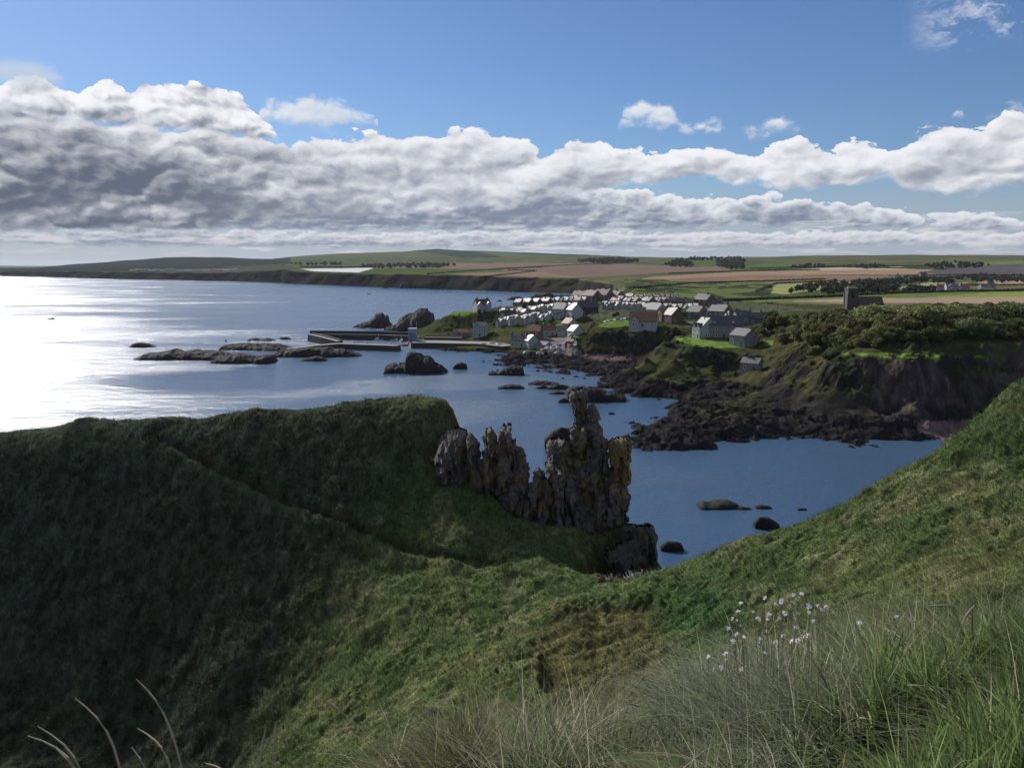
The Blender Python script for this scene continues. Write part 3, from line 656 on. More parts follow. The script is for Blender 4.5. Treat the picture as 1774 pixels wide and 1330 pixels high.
def finish_near():
    x, y, z = NX, NY, NZ
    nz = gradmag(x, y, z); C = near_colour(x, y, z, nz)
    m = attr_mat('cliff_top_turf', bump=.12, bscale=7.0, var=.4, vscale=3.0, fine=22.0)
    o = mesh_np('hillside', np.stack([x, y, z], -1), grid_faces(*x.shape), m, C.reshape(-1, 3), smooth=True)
    tag(o, kind='structure'); return o
near_obj = finish_near()
def finish_feet():
    x, y = np.meshgrid(np.arange(-16, 18, .07), np.arange(-6, 8.3, .07)); z = near_height(x, y) - sstep(7.4, 8.0, y) * .06
    m = near_obj.data.materials[0]
    o = mesh_np('cliff_top', np.stack([x, y, z], -1), grid_faces(*x.shape), m, near_colour(x, y, z, np.full(x.shape, .9)).reshape(-1, 3), smooth=True)
    tag(o, kind='structure')
finish_feet()

# ================================================================== placing helpers
bpy.context.view_layer.update()
EYE = Vector((0, 0, H))
def hit(px, row, o=None):
    a, b = pix(px, row); d = Vector((a, 1, b)).normalized()
    ok, loc, n, i = (o or mid_obj).ray_cast(EYE, d)
    return np.array(loc) if ok else atz(px, row, 0)
def ground(x, y, o=None, default=0.0):
    ok, loc, n, i = (o or mid_obj).ray_cast(Vector((x, y, 400)), Vector((0, 0, -1)))
    return loc[2] if ok else default
def xd(px, D): return (px - 887) / FPX * D / math.cos(TH)

# ================================================================== rocks in the sea
def rock_mat(name, a, b2, lich=None, wet=True, bump=.25, sc=1.0):
    m, g, b = new_mat(name)
    geo = g.n('ShaderNodeNewGeometry'); tc = geo.outputs['Position']
    n1 = g.noise(tc, .5 * sc, 6, .65); n2 = g.noise(tc, 2.2 * sc, 6, .7, 1.0)
    c = g.mix(g.ramp(n1, .38, .62), a, b2)
    c = g.mix(g.m('MULTIPLY', g.ramp(n2, .56, .68), .5), c, tuple(min(1, q * 2.2) for q in b2))
    if lich:
        nz = g.n('ShaderNodeSeparateXYZ'); g.put(nz.inputs[0], geo.outputs['Position'])
        l = g.ramp(g.noise(tc, .75 * sc, 5, .7), .49, .58); l2 = g.ramp(g.noise(tc, .2 * sc, 2), .42, .54)
        c = g.mix(g.m('MULTIPLY', g.m('MULTIPLY', l, l2), .9), c, lich)
        c = g.mix(g.m('MULTIPLY', g.ramp(g.noise(g.vm('ADD', tc, (31, 7, 3)), .6 * sc, 5, .7), .55, .64), .75), c, (.05, .06, .028))
    if wet:
        z = g.n('ShaderNodeSeparateXYZ'); g.put(z.inputs[0], tc)
        w = g.ramp(z.outputs[2], .3, 1.6, 1, 0); c = g.mix(g.m('MULTIPLY', w, .7), c, (.012, .012, .011))
    g.put(b.inputs['Base Color'], c); b.inputs['Roughness'].default_value = .85; b.inputs['Specular IOR Level'].default_value = .3
    bp = g.n('ShaderNodeBump'); bp.inputs['Strength'].default_value = .9; bp.inputs['Distance'].default_value = bump
    g.put(bp.inputs['Height'], g.noise(tc, 1.6 * sc, 8, .7)); g.put(b.inputs['Normal'], bp.outputs[0])
    return m
M_SEAROCK = rock_mat('dark_sea_rock', (.011, .010, .0095), (.022, .019, .018))
M_CRAG = rock_mat('lichened_crag', (.075, .066, .060), (.15, .138, .13), lich=(.20, .12, .04), wet=False, bump=.12, sc=1.7)
M_YEL = rock_mat('yellow_lichen_crust', (.15, .11, .04), (.20, .135, .04), lich=(.12, .11, .10), wet=False, bump=.10, sc=1.7)
M_BLOCK = rock_mat('turfy_rock', (.045, .040, .036), (.075, .066, .060), lich=(.14, .09, .03), wet=False, bump=.12, sc=1.7)
M_STACK = rock_mat('stack_rock', (.028, .024, .022), (.055, .049, .040), bump=.5, sc=.5)
rock_i = [0]
def sea_rock(prof, base, label, depth=None, rough=1.0, mat=None, name='rock', group=None, D=None, steep=.6):
    """a rock standing in the water; prof = outline (px, row) from left to right, base = row of its waterline"""
    rock_i[0] += 1; s = rock_i[0] * 13
    D = D or atz(887, base, 0)[1]
    px = np.array([p for p, r in prof], float); zz = np.array([at(p, r, D)[2] for p, r in prof])
    x0, x1 = xd(px[0], D), xd(px[-1], D); w = x1 - x0
    dep = depth or max(w * .55, zz.max() * 1.0)
    step = max(.22, w / 110)
    nx = int(w * 1.16 / step) + 4; ny = int(dep * 1.5 / step) + 4
    xs = np.linspace(x0 - w * .06, x1 + w * .06, nx); ys = np.linspace(-.7, .7, ny) * dep
    X, Y = np.meshgrid(xs, ys)
    sh = fbm(X / (w * .25 + 2), Y / (w * .25 + 2), s, 3) * dep * .16
    P = np.interp(X, xd(px, D), zz, left=-1, right=-1)
    half = dep * (.32 + .20 * np.clip(P / (zz.max() + .01), 0, 1)) * (1 + .25 * fbm(X / (w * .2 + 1), X * 0, s + 3, 3))
    t = np.clip(np.abs(Y + sh) / half, 0, 1.6)
    Z = P * np.clip(1 - t ** 2.2, -1, 1) ** 1 * 1.0
    Z = np.where(t < 1, P * (1 - t ** 2.2) ** steep, -(t - 1) * 6)
    sc = max(.8, min(4, w / 9)); rough = rough * min(1, zz.max() * .9 / (sc * .75))
    b, _ = cellblk(X / (sc * .55), Y / (sc * .5), s)
    Z = Z + (ridg(X / sc, Y / sc, s, 5) - .62) * sc * .75 * rough + (b - .5) * sc * .16 * rough
    Z = np.where(Z > 0, Z * .86, Z)
    Z = np.where((X < x0) | (X > x1), np.minimum(Z, -.2), Z)
    o = mesh_np(name, np.stack([X, D + Y + dep * .15, Z], -1) - np.array((x0 + w / 2, D, 0)), grid_faces(ny, nx), mat or M_SEAROCK, smooth=False)
    o.location = (x0 + w / 2, D, 0)
    return tag(o, label, 'rock', group)
G_SK = 'low rocks standing out of the sea'
sea_rock([(615, 566), (626, 560), (640, 556), (648, 548), (653, 541), (660, 538), (665, 539), (668, 544), (674, 543), (674, 553), (679, 563)], 567, 'dark pointed sea stack, seaward one of the two off the village', depth=22, mat=M_STACK, name='sea_stack', rough=.8, steep=.45)
sea_rock([(668, 568), (690, 560), (692, 552), (706, 541), (718, 538), (726, 531), (736, 528), (741, 529), (743, 536), (751, 538), (750, 556), (757, 568)], 572, 'big blocky dark sea stack with a slanting back beside the harbour', depth=34, mat=M_STACK, name='sea_stack', rough=.9, steep=.4)
sea_rock([(668, 634), (682, 629), (702, 627), (703, 620), (705, 608), (711, 605), (728, 609), (734, 614), (744, 613), (750, 618), (753, 626), (764, 630), (774, 641)], 645, 'large double-humped black rock in the middle of the harbour mouth', depth=16, rough=.7, steep=.5)
for prof, base, lab in [
  ([(230, 598), (240, 593), (250, 592), (262, 595), (271, 600)], 601, 'small humped black rock, outermost and farthest out to sea'),
  ([(238, 620), (252, 612), (270, 611), (288, 607), (300, 604), (315, 609), (335, 605), (352, 608), (375, 609), (392, 614)], 622, 'long jagged black reef lying in the sun glitter'),
  ([(370, 623), (385, 617), (410, 611), (425, 613), (445, 617), (455, 614), (463, 612), (470, 614), (475, 623)], 628, 'black reef with a raised right end in front of the breakwater'),
  ([(388, 598), (400, 596), (420, 594), (445, 596), (480, 595), (500, 603)], 605, 'flat narrow black reef just behind the glittering jagged ones'),
  ([(433, 588), (445, 585), (455, 588), (466, 585), (479, 590)], 590, 'two low black humps awash beyond the flat reef'),
  ([(488, 584), (500, 583), (508, 588)], 588, 'tiny black rock washed by surf beside the outer pier'),
  ([(470, 614), (490, 606), (510, 602), (540, 600), (570, 600), (584, 608)], 617, 'broad dark rock shelf carrying the sloping end of the breakwater'),
  ([(563, 612), (575, 604), (590, 602), (605, 606), (627, 616)], 617, 'dark rounded rock against the foot of the breakwater'),
  ([(524, 623), (535, 619), (548, 616), (560, 618), (566, 622)], 625, 'small flat black rock below the breakwater shelf'),
  ([(785, 634), (792, 628), (800, 626), (808, 629), (810, 637)], 639, 'small round black rock between the harbour-mouth rock and the shore'),
  ([(846, 646), (852, 642), (862, 645), (872, 636), (885, 632), (905, 631), (908, 645)], 649, 'squat black rock off the village foreshore'),
  ([(862, 671), (872, 667), (888, 665), (900, 667), (909, 671)], 673, 'low flat black rock, left of the scattered group in the bay'),
  ([(915, 663), (930, 659), (945, 660), (958, 662), (970, 665)], 666, 'flat black rock at the back of the scattered bay group'),
  ([(928, 671), (940, 666), (952, 670)], 673, 'little black hump at the front left of the bay group'),
  ([(948, 671), (962, 665), (975, 665), (988, 670)], 674, 'black rock in the middle of the bay group'),
  ([(950, 681), (965, 676), (978, 678)], 682, 'thin black rock awash near the tall crag top'),
  ([(982, 672), (1000, 667), (1030, 668), (1050, 676), (1085, 684), (1086, 690)], 694, 'long dark rock ledge just right of the tall crag tip'),
  ([(967, 693), (975, 688), (990, 692)], 697, 'small black rock just left of the tall crag tip'),
  ([(1133, 733), (1142, 726), (1155, 725), (1166, 731)], 737, 'round black rock off the point of the rocky tongue'),
  ([(1055, 715), (1060, 713), (1066, 715)], 717, 'tiny black rock alone in the narrow channel'),
  ([(1217, 875), (1226, 869), (1238, 872), (1250, 868), (1270, 866), (1282, 870), (1291, 876)], 879, 'longest low black reef in the enclosed blue cove'),
  ([(1281, 880), (1295, 877), (1312, 880)], 882, 'sliver of black rock beside the long cove reef'),
  ([(1318, 877), (1330, 874), (1348, 877)], 880, 'small flat black rock right of the cove reef'),
  ([(1393, 881), (1401, 879), (1410, 881)], 883, 'tiniest black rock in the cove near the grass slope'),
  ([(1318, 904), (1326, 893), (1342, 893), (1352, 899), (1363, 908)], 914, 'domed dark boulder standing in the cove'),
  ([(1152, 945), (1164, 935), (1180, 936), (1187, 938), (1194, 947)], 953, 'dark boulder in the cove nearest the lichened crag'),
  ([(944, 757), (958, 742), (972, 735), (987, 737), (1000, 750)], 775, 'rounded dark boulder seen just behind the tall crag')]:
    sea_rock(prof, base, lab, group=G_SK, rough=.55 if base < 700 else .4)
for i, (px, row, w) in enumerate([(862, 641, 5), (932, 642, 7), (985, 645, 6), (998, 652, 9), (975, 655, 5), (1012, 655, 6), (700, 497, 14), (672, 499, 10), (893, 518, 30), (940, 517, 60), (866, 521, 8), (1005, 514, 40), (395, 590, 4), (884, 629, 10)]):
    h = max(1.6, w * .16)
    sea_rock([(px - w / 2, row), (px - w / 4, row - h), (px + w / 5, row - h * 1.2), (px + w / 2, row)], row + 1, 'small black rock awash near the shore rocks' if i < 6 or i > 11 else 'thin line of black rock awash off the far shore', group='rocks awash close to the shore', rough=.4)
sea_rock([(696, 496), (699, 488), (706, 487), (711, 490), (712, 498)], 499.5, 'squared dark stack at the foot of the far cliffs', name='sea_stack', rough=.5, mat=M_STACK, steep=.35)

# ================================================================== lichened crags on the near ridge
def cp(pts): return [(x / 3.693 + 700, (y + (60 if y > 820 and x < 1290 else 0)) / 3.693 + 640) for x, y in pts]
def crag(subs, label, name='rock_crag', mat=None):
    """sub-blocks (outline, distance, half thickness), each swollen from its outline, joined into one crag"""
    Vs, Fs, Ms, n0 = [], [], [], 0
    for k, (poly, D, T, lean, *yel) in enumerate(subs):
        pts = np.array([at(p, r, D) for p, r in poly]); P2 = [(p[0], p[2]) for p in pts]
        st = .13
        xs = np.arange(min(p[0] for p in P2) - .4, max(p[0] for p in P2) + .4, st); zs = np.arange(min(p[1] for p in P2) - .4, max(p[1] for p in P2) + .4, st)
        X, Z = np.meshgrid(xs, zs); s = 300 + k * 7 + len(label)
        q0, _ = cellblk(X / .8, Z / 1.6, s + 60); q1, _ = cellblk(X / .8, Z / 1.6, s + 66)
        jx = fbm(X / .7, Z / .7, s, 4) * .22 + (q0 - .5) * .5; jz = fbm(X / .7, Z / .9, s + 50, 4) * .2 + (q1 - .5) * .45
        ins = inpoly(P2, X + jx, Z + jz)
        dist = np.full(X.shape, 99.0); PX, PZ = X + jx, Z + jz
        for i in range(len(P2)):
            ax, az_ = P2[i]; bx, bz = P2[(i + 1) % len(P2)]
            l2 = (bx - ax) ** 2 + (bz - az_) ** 2 + 1e-9
            t = np.clip(((PX - ax) * (bx - ax) + (PZ - az_) * (bz - az_)) / l2, 0, 1)
            dist = np.minimum(dist, np.hypot(PX - ax - t * (bx - ax), PZ - az_ - t * (bz - az_)))
        dist = np.where(ins, dist, 0)
        R = min(T * 1.1, 1.6); e = np.sqrt(np.clip(1 - (1 - np.clip(dist / R, 0, 1)) ** 2, 0, 1))
        for sgn in (-1, 1):
            sx = s + (3 if sgn > 0 else 0)
            b, bd = cellblk(X / .95 + fbm(X, Z, sx, 2) * .5, Z / 1.5, sx + 1); b2, _ = cellblk(X / .38, Z / .55, sx + 2)
            b3, _ = cellblk(X / 1.9 + Z * .12, Z / 4.8, sx + 31); b4, _ = cellblk(X / .75 + Z * .1, Z / 2.4, sx + 37)
            rel = (ridg(X / 1.6 + Z / 7, Z / 7, sx + 11, 3) - .6) * .7 + (b3 - .5) * 1.5 + (b4 - .5) * 1.0 + (b - .5) * .45 + (b2 - .5) * .30 + fbm(X / .4, Z / .4, sx + 21, 3) * .12
            Y = D + sgn * e * (T + rel * min(T, 1.3)) + lean * (Z - Z.min())
            V = np.stack([X, Y, Z], -1); F = grid_faces(*X.shape)
            if sgn > 0: F = F[:, ::-1]
            keep = ins.ravel()[F].sum(1) >= 3
            Vs.append(V.reshape(-1, 3)); Fs.append(F[keep] + n0); n0 += V.size // 3; Ms.append(np.full(keep.sum(), 1 if yel else 0))
    V = np.vstack(Vs); F = np.vstack(Fs); used = np.unique(F); mp = np.zeros(len(V), int); mp[used] = np.arange(len(used)); V = V[used]; F = mp[F]
    c = np.array((V[:, 0].mean(), V[:, 1].mean(), V[:, 2].min()))
    o = mesh_np(name, V - c, F, smooth=False, mats=[mat or M_CRAG, M_YEL], midx=np.concatenate(Ms)); o.location = c
    return tag(o, label, 'crag', 'crags along the near ridge')
crag([(cp([(130, 620), (180, 520), (230, 440), (262, 400), (330, 396), (395, 415), (412, 470), (410, 640), (400, 790), (300, 740), (190, 700), (110, 660)]), 92.6, 3.0, .25),
      (cp([(405, 830), (400, 640), (405, 470), (425, 420), (450, 430), (478, 470), (498, 530), (505, 700), (512, 840), (470, 850), (430, 845)]), 91.6, 1.5, .06)],
     'brown ivy-grown crag where the grassy ridge breaks off')
crag([(cp([(500, 620), (520, 450), (600, 440), (700, 500), (770, 560), (800, 700), (790, 800), (520, 800)]), 92.2, 1.2, .0), (cp([(430, 600), (470, 560), (545, 570), (545, 800), (440, 800)]), 91.8, 1.0, .0),
      (cp([(500, 850), (505, 640), (497, 500), (498, 432), (514, 424), (527, 392), (560, 381), (590, 392), (600, 420), (612, 560), (608, 850), (560, 862)]), 91.4, 1.5, .05),
      (cp([(590, 850), (588, 600), (596, 410), (632, 370), (660, 362), (692, 358), (704, 380), (712, 450), (714, 490), (700, 600), (690, 760), (670, 900), (620, 880)]), 90.8, 1.6, .05),
      (cp([(655, 880), (668, 680), (700, 560), (715, 490), (740, 510), (765, 512), (785, 565), (792, 620), (806, 672), (820, 700), (815, 900), (740, 960), (700, 930)]), 90.2, 1.5, .08)],
     'twin-topped orange-lichened crag left of the water gap')
crag([(cp([(800, 900), (805, 700), (830, 655), (860, 634), (905, 640), (915, 700), (900, 990), (840, 960)]), 89.6, 1.3, .05),
      (cp([(850, 980), (880, 740), (905, 680), (940, 690), (960, 760), (975, 900), (950, 1000), (900, 1010)]), 88.8, 1.3, .05),
      (cp([(905, 640), (903, 600), (912, 520), (926, 455), (960, 440), (1003, 447), (1040, 470), (1080, 500), (1100, 640), (1120, 800), (1100, 900), (960, 860), (930, 720)]), 89.6, 1.9, .04),
      (cp([(1062, 520), (1064, 400), (1082, 385), (1070, 300), (1056, 235), (1048, 165), (1070, 130), (1110, 126), (1158, 142), (1172, 200), (1178, 330), (1182, 500), (1150, 560), (1090, 560)]), 89.6, 1.3, .03),
      (cp([(1180, 560), (1176, 400), (1172, 260), (1182, 238), (1212, 234), (1242, 272), (1254, 340), (1284, 388), (1298, 420), (1292, 500), (1290, 560), (1262, 640), (1225, 660), (1190, 620)]), 89.2, 1.35, .03),
      (cp([(930, 800), (940, 600), (1010, 480), (1090, 430), (1200, 430), (1280, 520), (1300, 600), (1290, 800), (1100, 900)]), 90.2, 1.2, .0),
      (cp([(960, 990), (980, 760), (1060, 600), (1180, 560), (1300, 620), (1400, 660), (1425, 760), (1432, 930), (1440, 1000), (1300, 1020), (1100, 1010)]), 88.6, 2.2, .18),
      (cp([(1270, 640), (1262, 570), (1300, 520), (1322, 560), (1330, 700), (1290, 700)]), 88.6, .8, .02),
      (cp([(1318, 640), (1308, 520), (1304, 468), (1332, 440), (1370, 434), (1402, 437), (1450, 462), (1464, 520), (1475, 592), (1450, 625), (1448, 720), (1428, 745), (1380, 740), (1330, 700)]), 88.2, 1.4, .02, 1),
      (cp([(1300, 1000), (1310, 800), (1340, 700), (1420, 740), (1446, 795), (1432, 850), (1424, 930), (1438, 990), (1400, 1010)]), 87.0, 1.5, .05)],
     'tallest crag, split spires and an orange-yellow block on its right shoulder')
crag([(cp([(1290, 1165), (1320, 1135), (1400, 1110), (1470, 1060), (1500, 1015), (1560, 1005), (1595, 1015), (1612, 1055), (1610, 1120), (1622, 1195), (1616, 1255), (1592, 1290), (1520, 1330), (1400, 1360), (1340, 1290), (1300, 1220)]), 83.0, 2.2, .02),
      (cp([(1380, 1030), (1390, 1000), (1415, 992), (1520, 1000), (1590, 1010), (1605, 1060), (1500, 1110), (1420, 1110)]), 84.2, 2.0, .1)],
     'squat grass-topped rock block at the low end of the ridge', mat=M_BLOCK)
crag([([(1030, 1004), (1045, 998), (1062, 1000), (1085, 994), (1110, 993), (1128, 988), (1142, 984), (1146, 996), (1120, 1006), (1080, 1012), (1040, 1012)], 71.5, .7, .4)], 'pale flat rock ledge along the grass edge above the water', name='rock_ledge', mat=M_CRAG)

# ================================================================== harbour
M_QUAY = simple_mat('weathered_quay_concrete', (.042, .038, .035), .9, .35, .6, bump=.1)
M_QTOP = simple_mat('pale_quay_concrete', (.20, .185, .17), .9, .2, .8)
def pier(pts, z, w, label, name='pier', parapet=.0, par_side=1, zb=-3):
    """a wall along pixels pts (px,row at height z), w metres thick towards the sea"""
    P = [atz(p, r, zz if isinstance(zz, (int, float)) else z) for p, r, zz in [(a[0], a[1], a[2] if len(a) > 2 else z) for a in pts]]
    bm = bmesh.new(); prev = None
    c = P[0]
    for i, p in enumerate(P):
        a = P[max(0, i - 1)]; b = P[min(len(P) - 1, i + 1)]
        t = np.array((b[0] - a[0], b[1] - a[1])); t /= np.linalg.norm(t); nn = np.array((-t[1], t[0]))
        if nn[1] < 0: nn = -nn
        zz = p[2]; q = []
        for off, h in ((-.5, zb), (0, zz), (w - 1.3, zz), (w - 1.2, zz + parapet), (w, zz + parapet + .01), (w + .6, zb)):
            q.append(bm.verts.new((p[0] + nn[0] * off - c[0], p[1] + nn[1] * off - c[1], h)))
        if prev:
            for k in range(5):
                f = bm.faces.new((prev[k], q[k], q[k + 1], prev[k + 1])); f.material_index = 1 if k in (1,) else 0
        prev = q
        if i in (0, len(P) - 1): bm.faces.new(q if i else q[::-1])
    me = bpy.data.meshes.new(name); bm.normal_update(); bm.to_mesh(me); bm.free()
    me.materials.append(M_QUAY); me.materials.append(M_QTOP)
    o = bpy.data.objects.new(name, me); COL.objects.link(o); o.location = (c[0], c[1], 0)
    return tag(o, label, 'pier')
pier([(534, 578.5), (600, 579), (660, 580), (712, 582)], 3.6, 4.5, 'long dark outer pier wall along the back of the harbour', parapet=2.0)
pier([(533, 579, 4.6), (556, 584, 4.4), (583, 591, 3.6)], 4, 4, 'short angled pier wall closing the seaward end of the harbour', parapet=.8)
pier([(503, 605, 2.2), (545, 599, 3.0), (586, 595.5, 3.2), (630, 597, 3.2), (686, 599, 3.2)], 3, 6, 'inner breakwater with a pale sloping top and dark square end', parapet=.0)
pier([(712, 593.5), (760, 594), (828, 595.5), (870, 600)], 3.4, 16, 'main dark quay wall in front of the harbour houses', parapet=.3)
pier([(735, 584), (800, 585)], 3.2, 5, 'short inner quay wall behind the main quay', parapet=.9)

def surf():
    rng = np.random.default_rng(6); P = []
    for a, b, r, n in [(478, 532, 589, 40), (500, 522, 585, 24), (612, 650, 567.5, 40), (650, 700, 571, 40), (664, 700, 643, 30), (690, 770, 646.5, 26), (236, 300, 622, 22), (370, 470, 628, 26), (430, 500, 591, 26), (690, 735, 498.5, 40), (740, 900, 504.5, 80), (1040, 1062, 668, 16), (900, 1010, 516, 40)]:
        for i in range(n): q = atz(rng.uniform(a, b), r + rng.normal(0, .7), .12); P.append((q, rng.uniform(.25, .9) * max(.5, q[1] / 700)))
    Vs, Fs = [], []
    for k, (q, s) in enumerate(P):
        a = np.linspace(0, 2 * math.pi, 9)[:-1]; r = s * rng.uniform(.5, 1.2, 8); Vs.append(np.stack([q[0] + np.cos(a) * r * 1.8, q[1] + np.sin(a) * r, np.full(8, .10 + .02 * (k % 4))], -1)); b = k * 8; Fs += [(b, b + 1, b + 2, b + 3), (b, b + 3, b + 4, b + 7), (b + 4, b + 5, b + 6, b + 7)]
    tag(mesh_np('surf', np.vstack(Vs), np.array(Fs), simple_mat('white_foam', (.55, .57, .6), .8, .1, 1.0)), 'thin white surf breaking along the rocks', 'surf', kind='stuff')
surf()

# ================================================================== buildings
def slate(name, col, rough=.42):
    m, g, b = new_mat(name); tc = g.n('ShaderNodeTexCoord').outputs['Object']
    wv = g.n('ShaderNodeTexWave'); wv.bands_direction = 'Z'; g.put(wv.inputs['Vector'], tc); wv.inputs['Scale'].default_value = 1.2
    n = g.noise(tc, 1.5, 5, .7)
    c = g.mix(g.ramp(n, .35, .65), tuple(q * .75 for q in col), tuple(min(1, q * 1.25) for q in col))
    c = g.mix(g.m('MULTIPLY', wv.outputs['Fac'], .25), c, tuple(q * .6 for q in col))
    g.put(b.inputs['Base Color'], c); b.inputs['Roughness'].default_value = rough; b.inputs['Specular IOR Level'].default_value = .5
    return m
MT = dict(white=simple_mat('white_harling', (.34, .345, .35), .9, .06, 1.5), cream=simple_mat('cream_harling', (.38, .35, .29), .9, .08, 1.5),
          dstone=simple_mat('dark_church_stone', (.075, .066, .056), .9, .3, 2.5), dred=slate('dark_red_church_tile', (.085, .038, .030), .7), stone=simple_mat('grey_brown_stone', (.15, .13, .11), .9, .3, 2.5), grey=simple_mat('grey_rubble_stone', (.20, .20, .195), .9, .25, 2.0), brick=simple_mat('brown_brick', (.13, .085, .06), .9, .2, 3.0),
          timber=simple_mat('dark_timber', (.05, .04, .035), .8, .2, 3.0),
          slate=slate('blue_grey_slate', (.055, .058, .066), .55), pale=slate('pale_weathered_slate', (.115, .113, .112), .65), pink=slate('pinkish_concrete_tile', (.16, .115, .09), .7),
          red=slate('red_clay_tile', (.20, .075, .05), .65), rust=slate('orange_brown_tile', (.20, .11, .055), .65), dark=slate('near_black_slate', (.045, .047, .055), .45), 
          glass=simple_mat('dark_window_glass', (.02, .023, .028), .12, .1, 1.0), frame=simple_mat('white_painted_wood', (.7, .7, .7), .5, .04, 2.0), door=simple_mat('painted_door', (.06, .08, .10), .5, .1, 2.0),
          pot=simple_mat('clay_chimney_pot', (.25, .12, .07), .8, .1, 3.0))
def bm_box(bm, x0, x1, y0, y1, z0, z1, mi=0):
    v = [bm.verts.new((x, y, z)) for z in (z0, z1) for x, y in ((x0, y0), (x1, y0), (x1, y1), (x0, y1))]
    for f in ((3, 2, 1, 0), (4, 5, 6, 7), (0, 1, 5, 4), (1, 2, 6, 5), (2, 3, 7, 6), (3, 0, 4, 7)):
        q = bm.faces.new([v[i] for i in f]); q.material_index = mi
def bm_obj(name, bm, mats, parent=None, smooth=False):
    me = bpy.data.meshes.new(name); bmesh.ops.recalc_face_normals(bm, faces=bm.faces); bm.to_mesh(me); bm.free()
    for m in (mats if isinstance(mats, (list, tuple)) else [mats]): me.materials.append(m)
    if smooth: me.polygons.foreach_set('use_smooth', np.ones(len(me.polygons), bool))
    o = bpy.data.objects.new(name, me); COL.objects.link(o)
    if parent: o.parent = parent
    return o
def empty(name, loc=(0, 0, 0), rz=0.0):
    o = bpy.data.objects.new(name, None); COL.objects.link(o); o.location = loc; o.rotation_euler = (0, 0, rz); return o
def prism(bm, x0, x1, y0, y1, ze, zr, zb=0.0):
    """gabled body, ridge along x"""
    ym = (y0 + y1) / 2
    s = [(y0, zb), (y1, zb), (y1, ze), (ym, zr), (y0, ze)]
    A = [bm.verts.new((x0, y, z)) for y, z in s]; B = [bm.verts.new((x1, y, z)) for y, z in s]
    bm.faces.new(A); bm.faces.new(B[::-1])
    for i in range(5):
        if i != 0: bm.faces.new((A[i], A[(i + 1) % 5], B[(i + 1) % 5], B[i]))
def roof_slab(bm, x0, x1, y0, y1, ze, zr, ov=.35, th=.16):
    ym = (y0 + y1) / 2; k = (zr - ze) / (ym - y0)
    for sg, ye in ((-1, y0 - ov), (1, y1 + ov)):
        zl = ze - k * ov + .05
        v = [bm.verts.new((x, y, z)) for x in (x0 - ov * .6, x1 + ov * .6) for y, z in ((ye, zl), (ym, zr + .05), (ym, zr + .05 + th), (ye, zl + th))]
        for f in ((0, 1, 2, 3), (7, 6, 5, 4), (0, 3, 7, 4), (3, 2, 6, 7), (2, 1, 5, 6), (1, 0, 4, 5)): bm.faces.new([v[i] for i in f])
def window(parent, x, y, z, w=.9, h=1.3, ax='y', out=-1):
    """a window on a wall facing out (-1/+1) along ax: frame with its pane"""
    fb = bmesh.new(); pb = bmesh.new(); t = .07
    def B(bm, a0, a1, z0, z1, d0, d1):
        d0, d1 = sorted((d0 * out, d1 * out))
        if ax == 'y': bm_box(bm, x + a0, x + a1, y + d0, y + d1, z + z0, z + z1)
        else: bm_box(bm, x + d0, x + d1, y + a0, y + a1, z + z0, z + z1)
    B(fb, -w / 2 - .06, -w / 2 + t, 0, h, 0, .09); B(fb, w / 2 - t, w / 2 + .06, 0, h, 0, .09)
    B(fb, -w / 2 + t, w / 2 - t, h - t, h + .05, 0, .085); B(fb, -w / 2 + t, w / 2 - t, -.1, t, 0, .15); B(fb, -w / 2 + t, w / 2 - t, h * .5 - .03, h * .5 + .03, 0, .075)
    B(pb, -w / 2 + t, w / 2 - t, t, h - t, .01, .045)
    f = bm_obj('window', fb, MT['frame'], parent); bm_obj('pane', pb, MT['glass'], f)
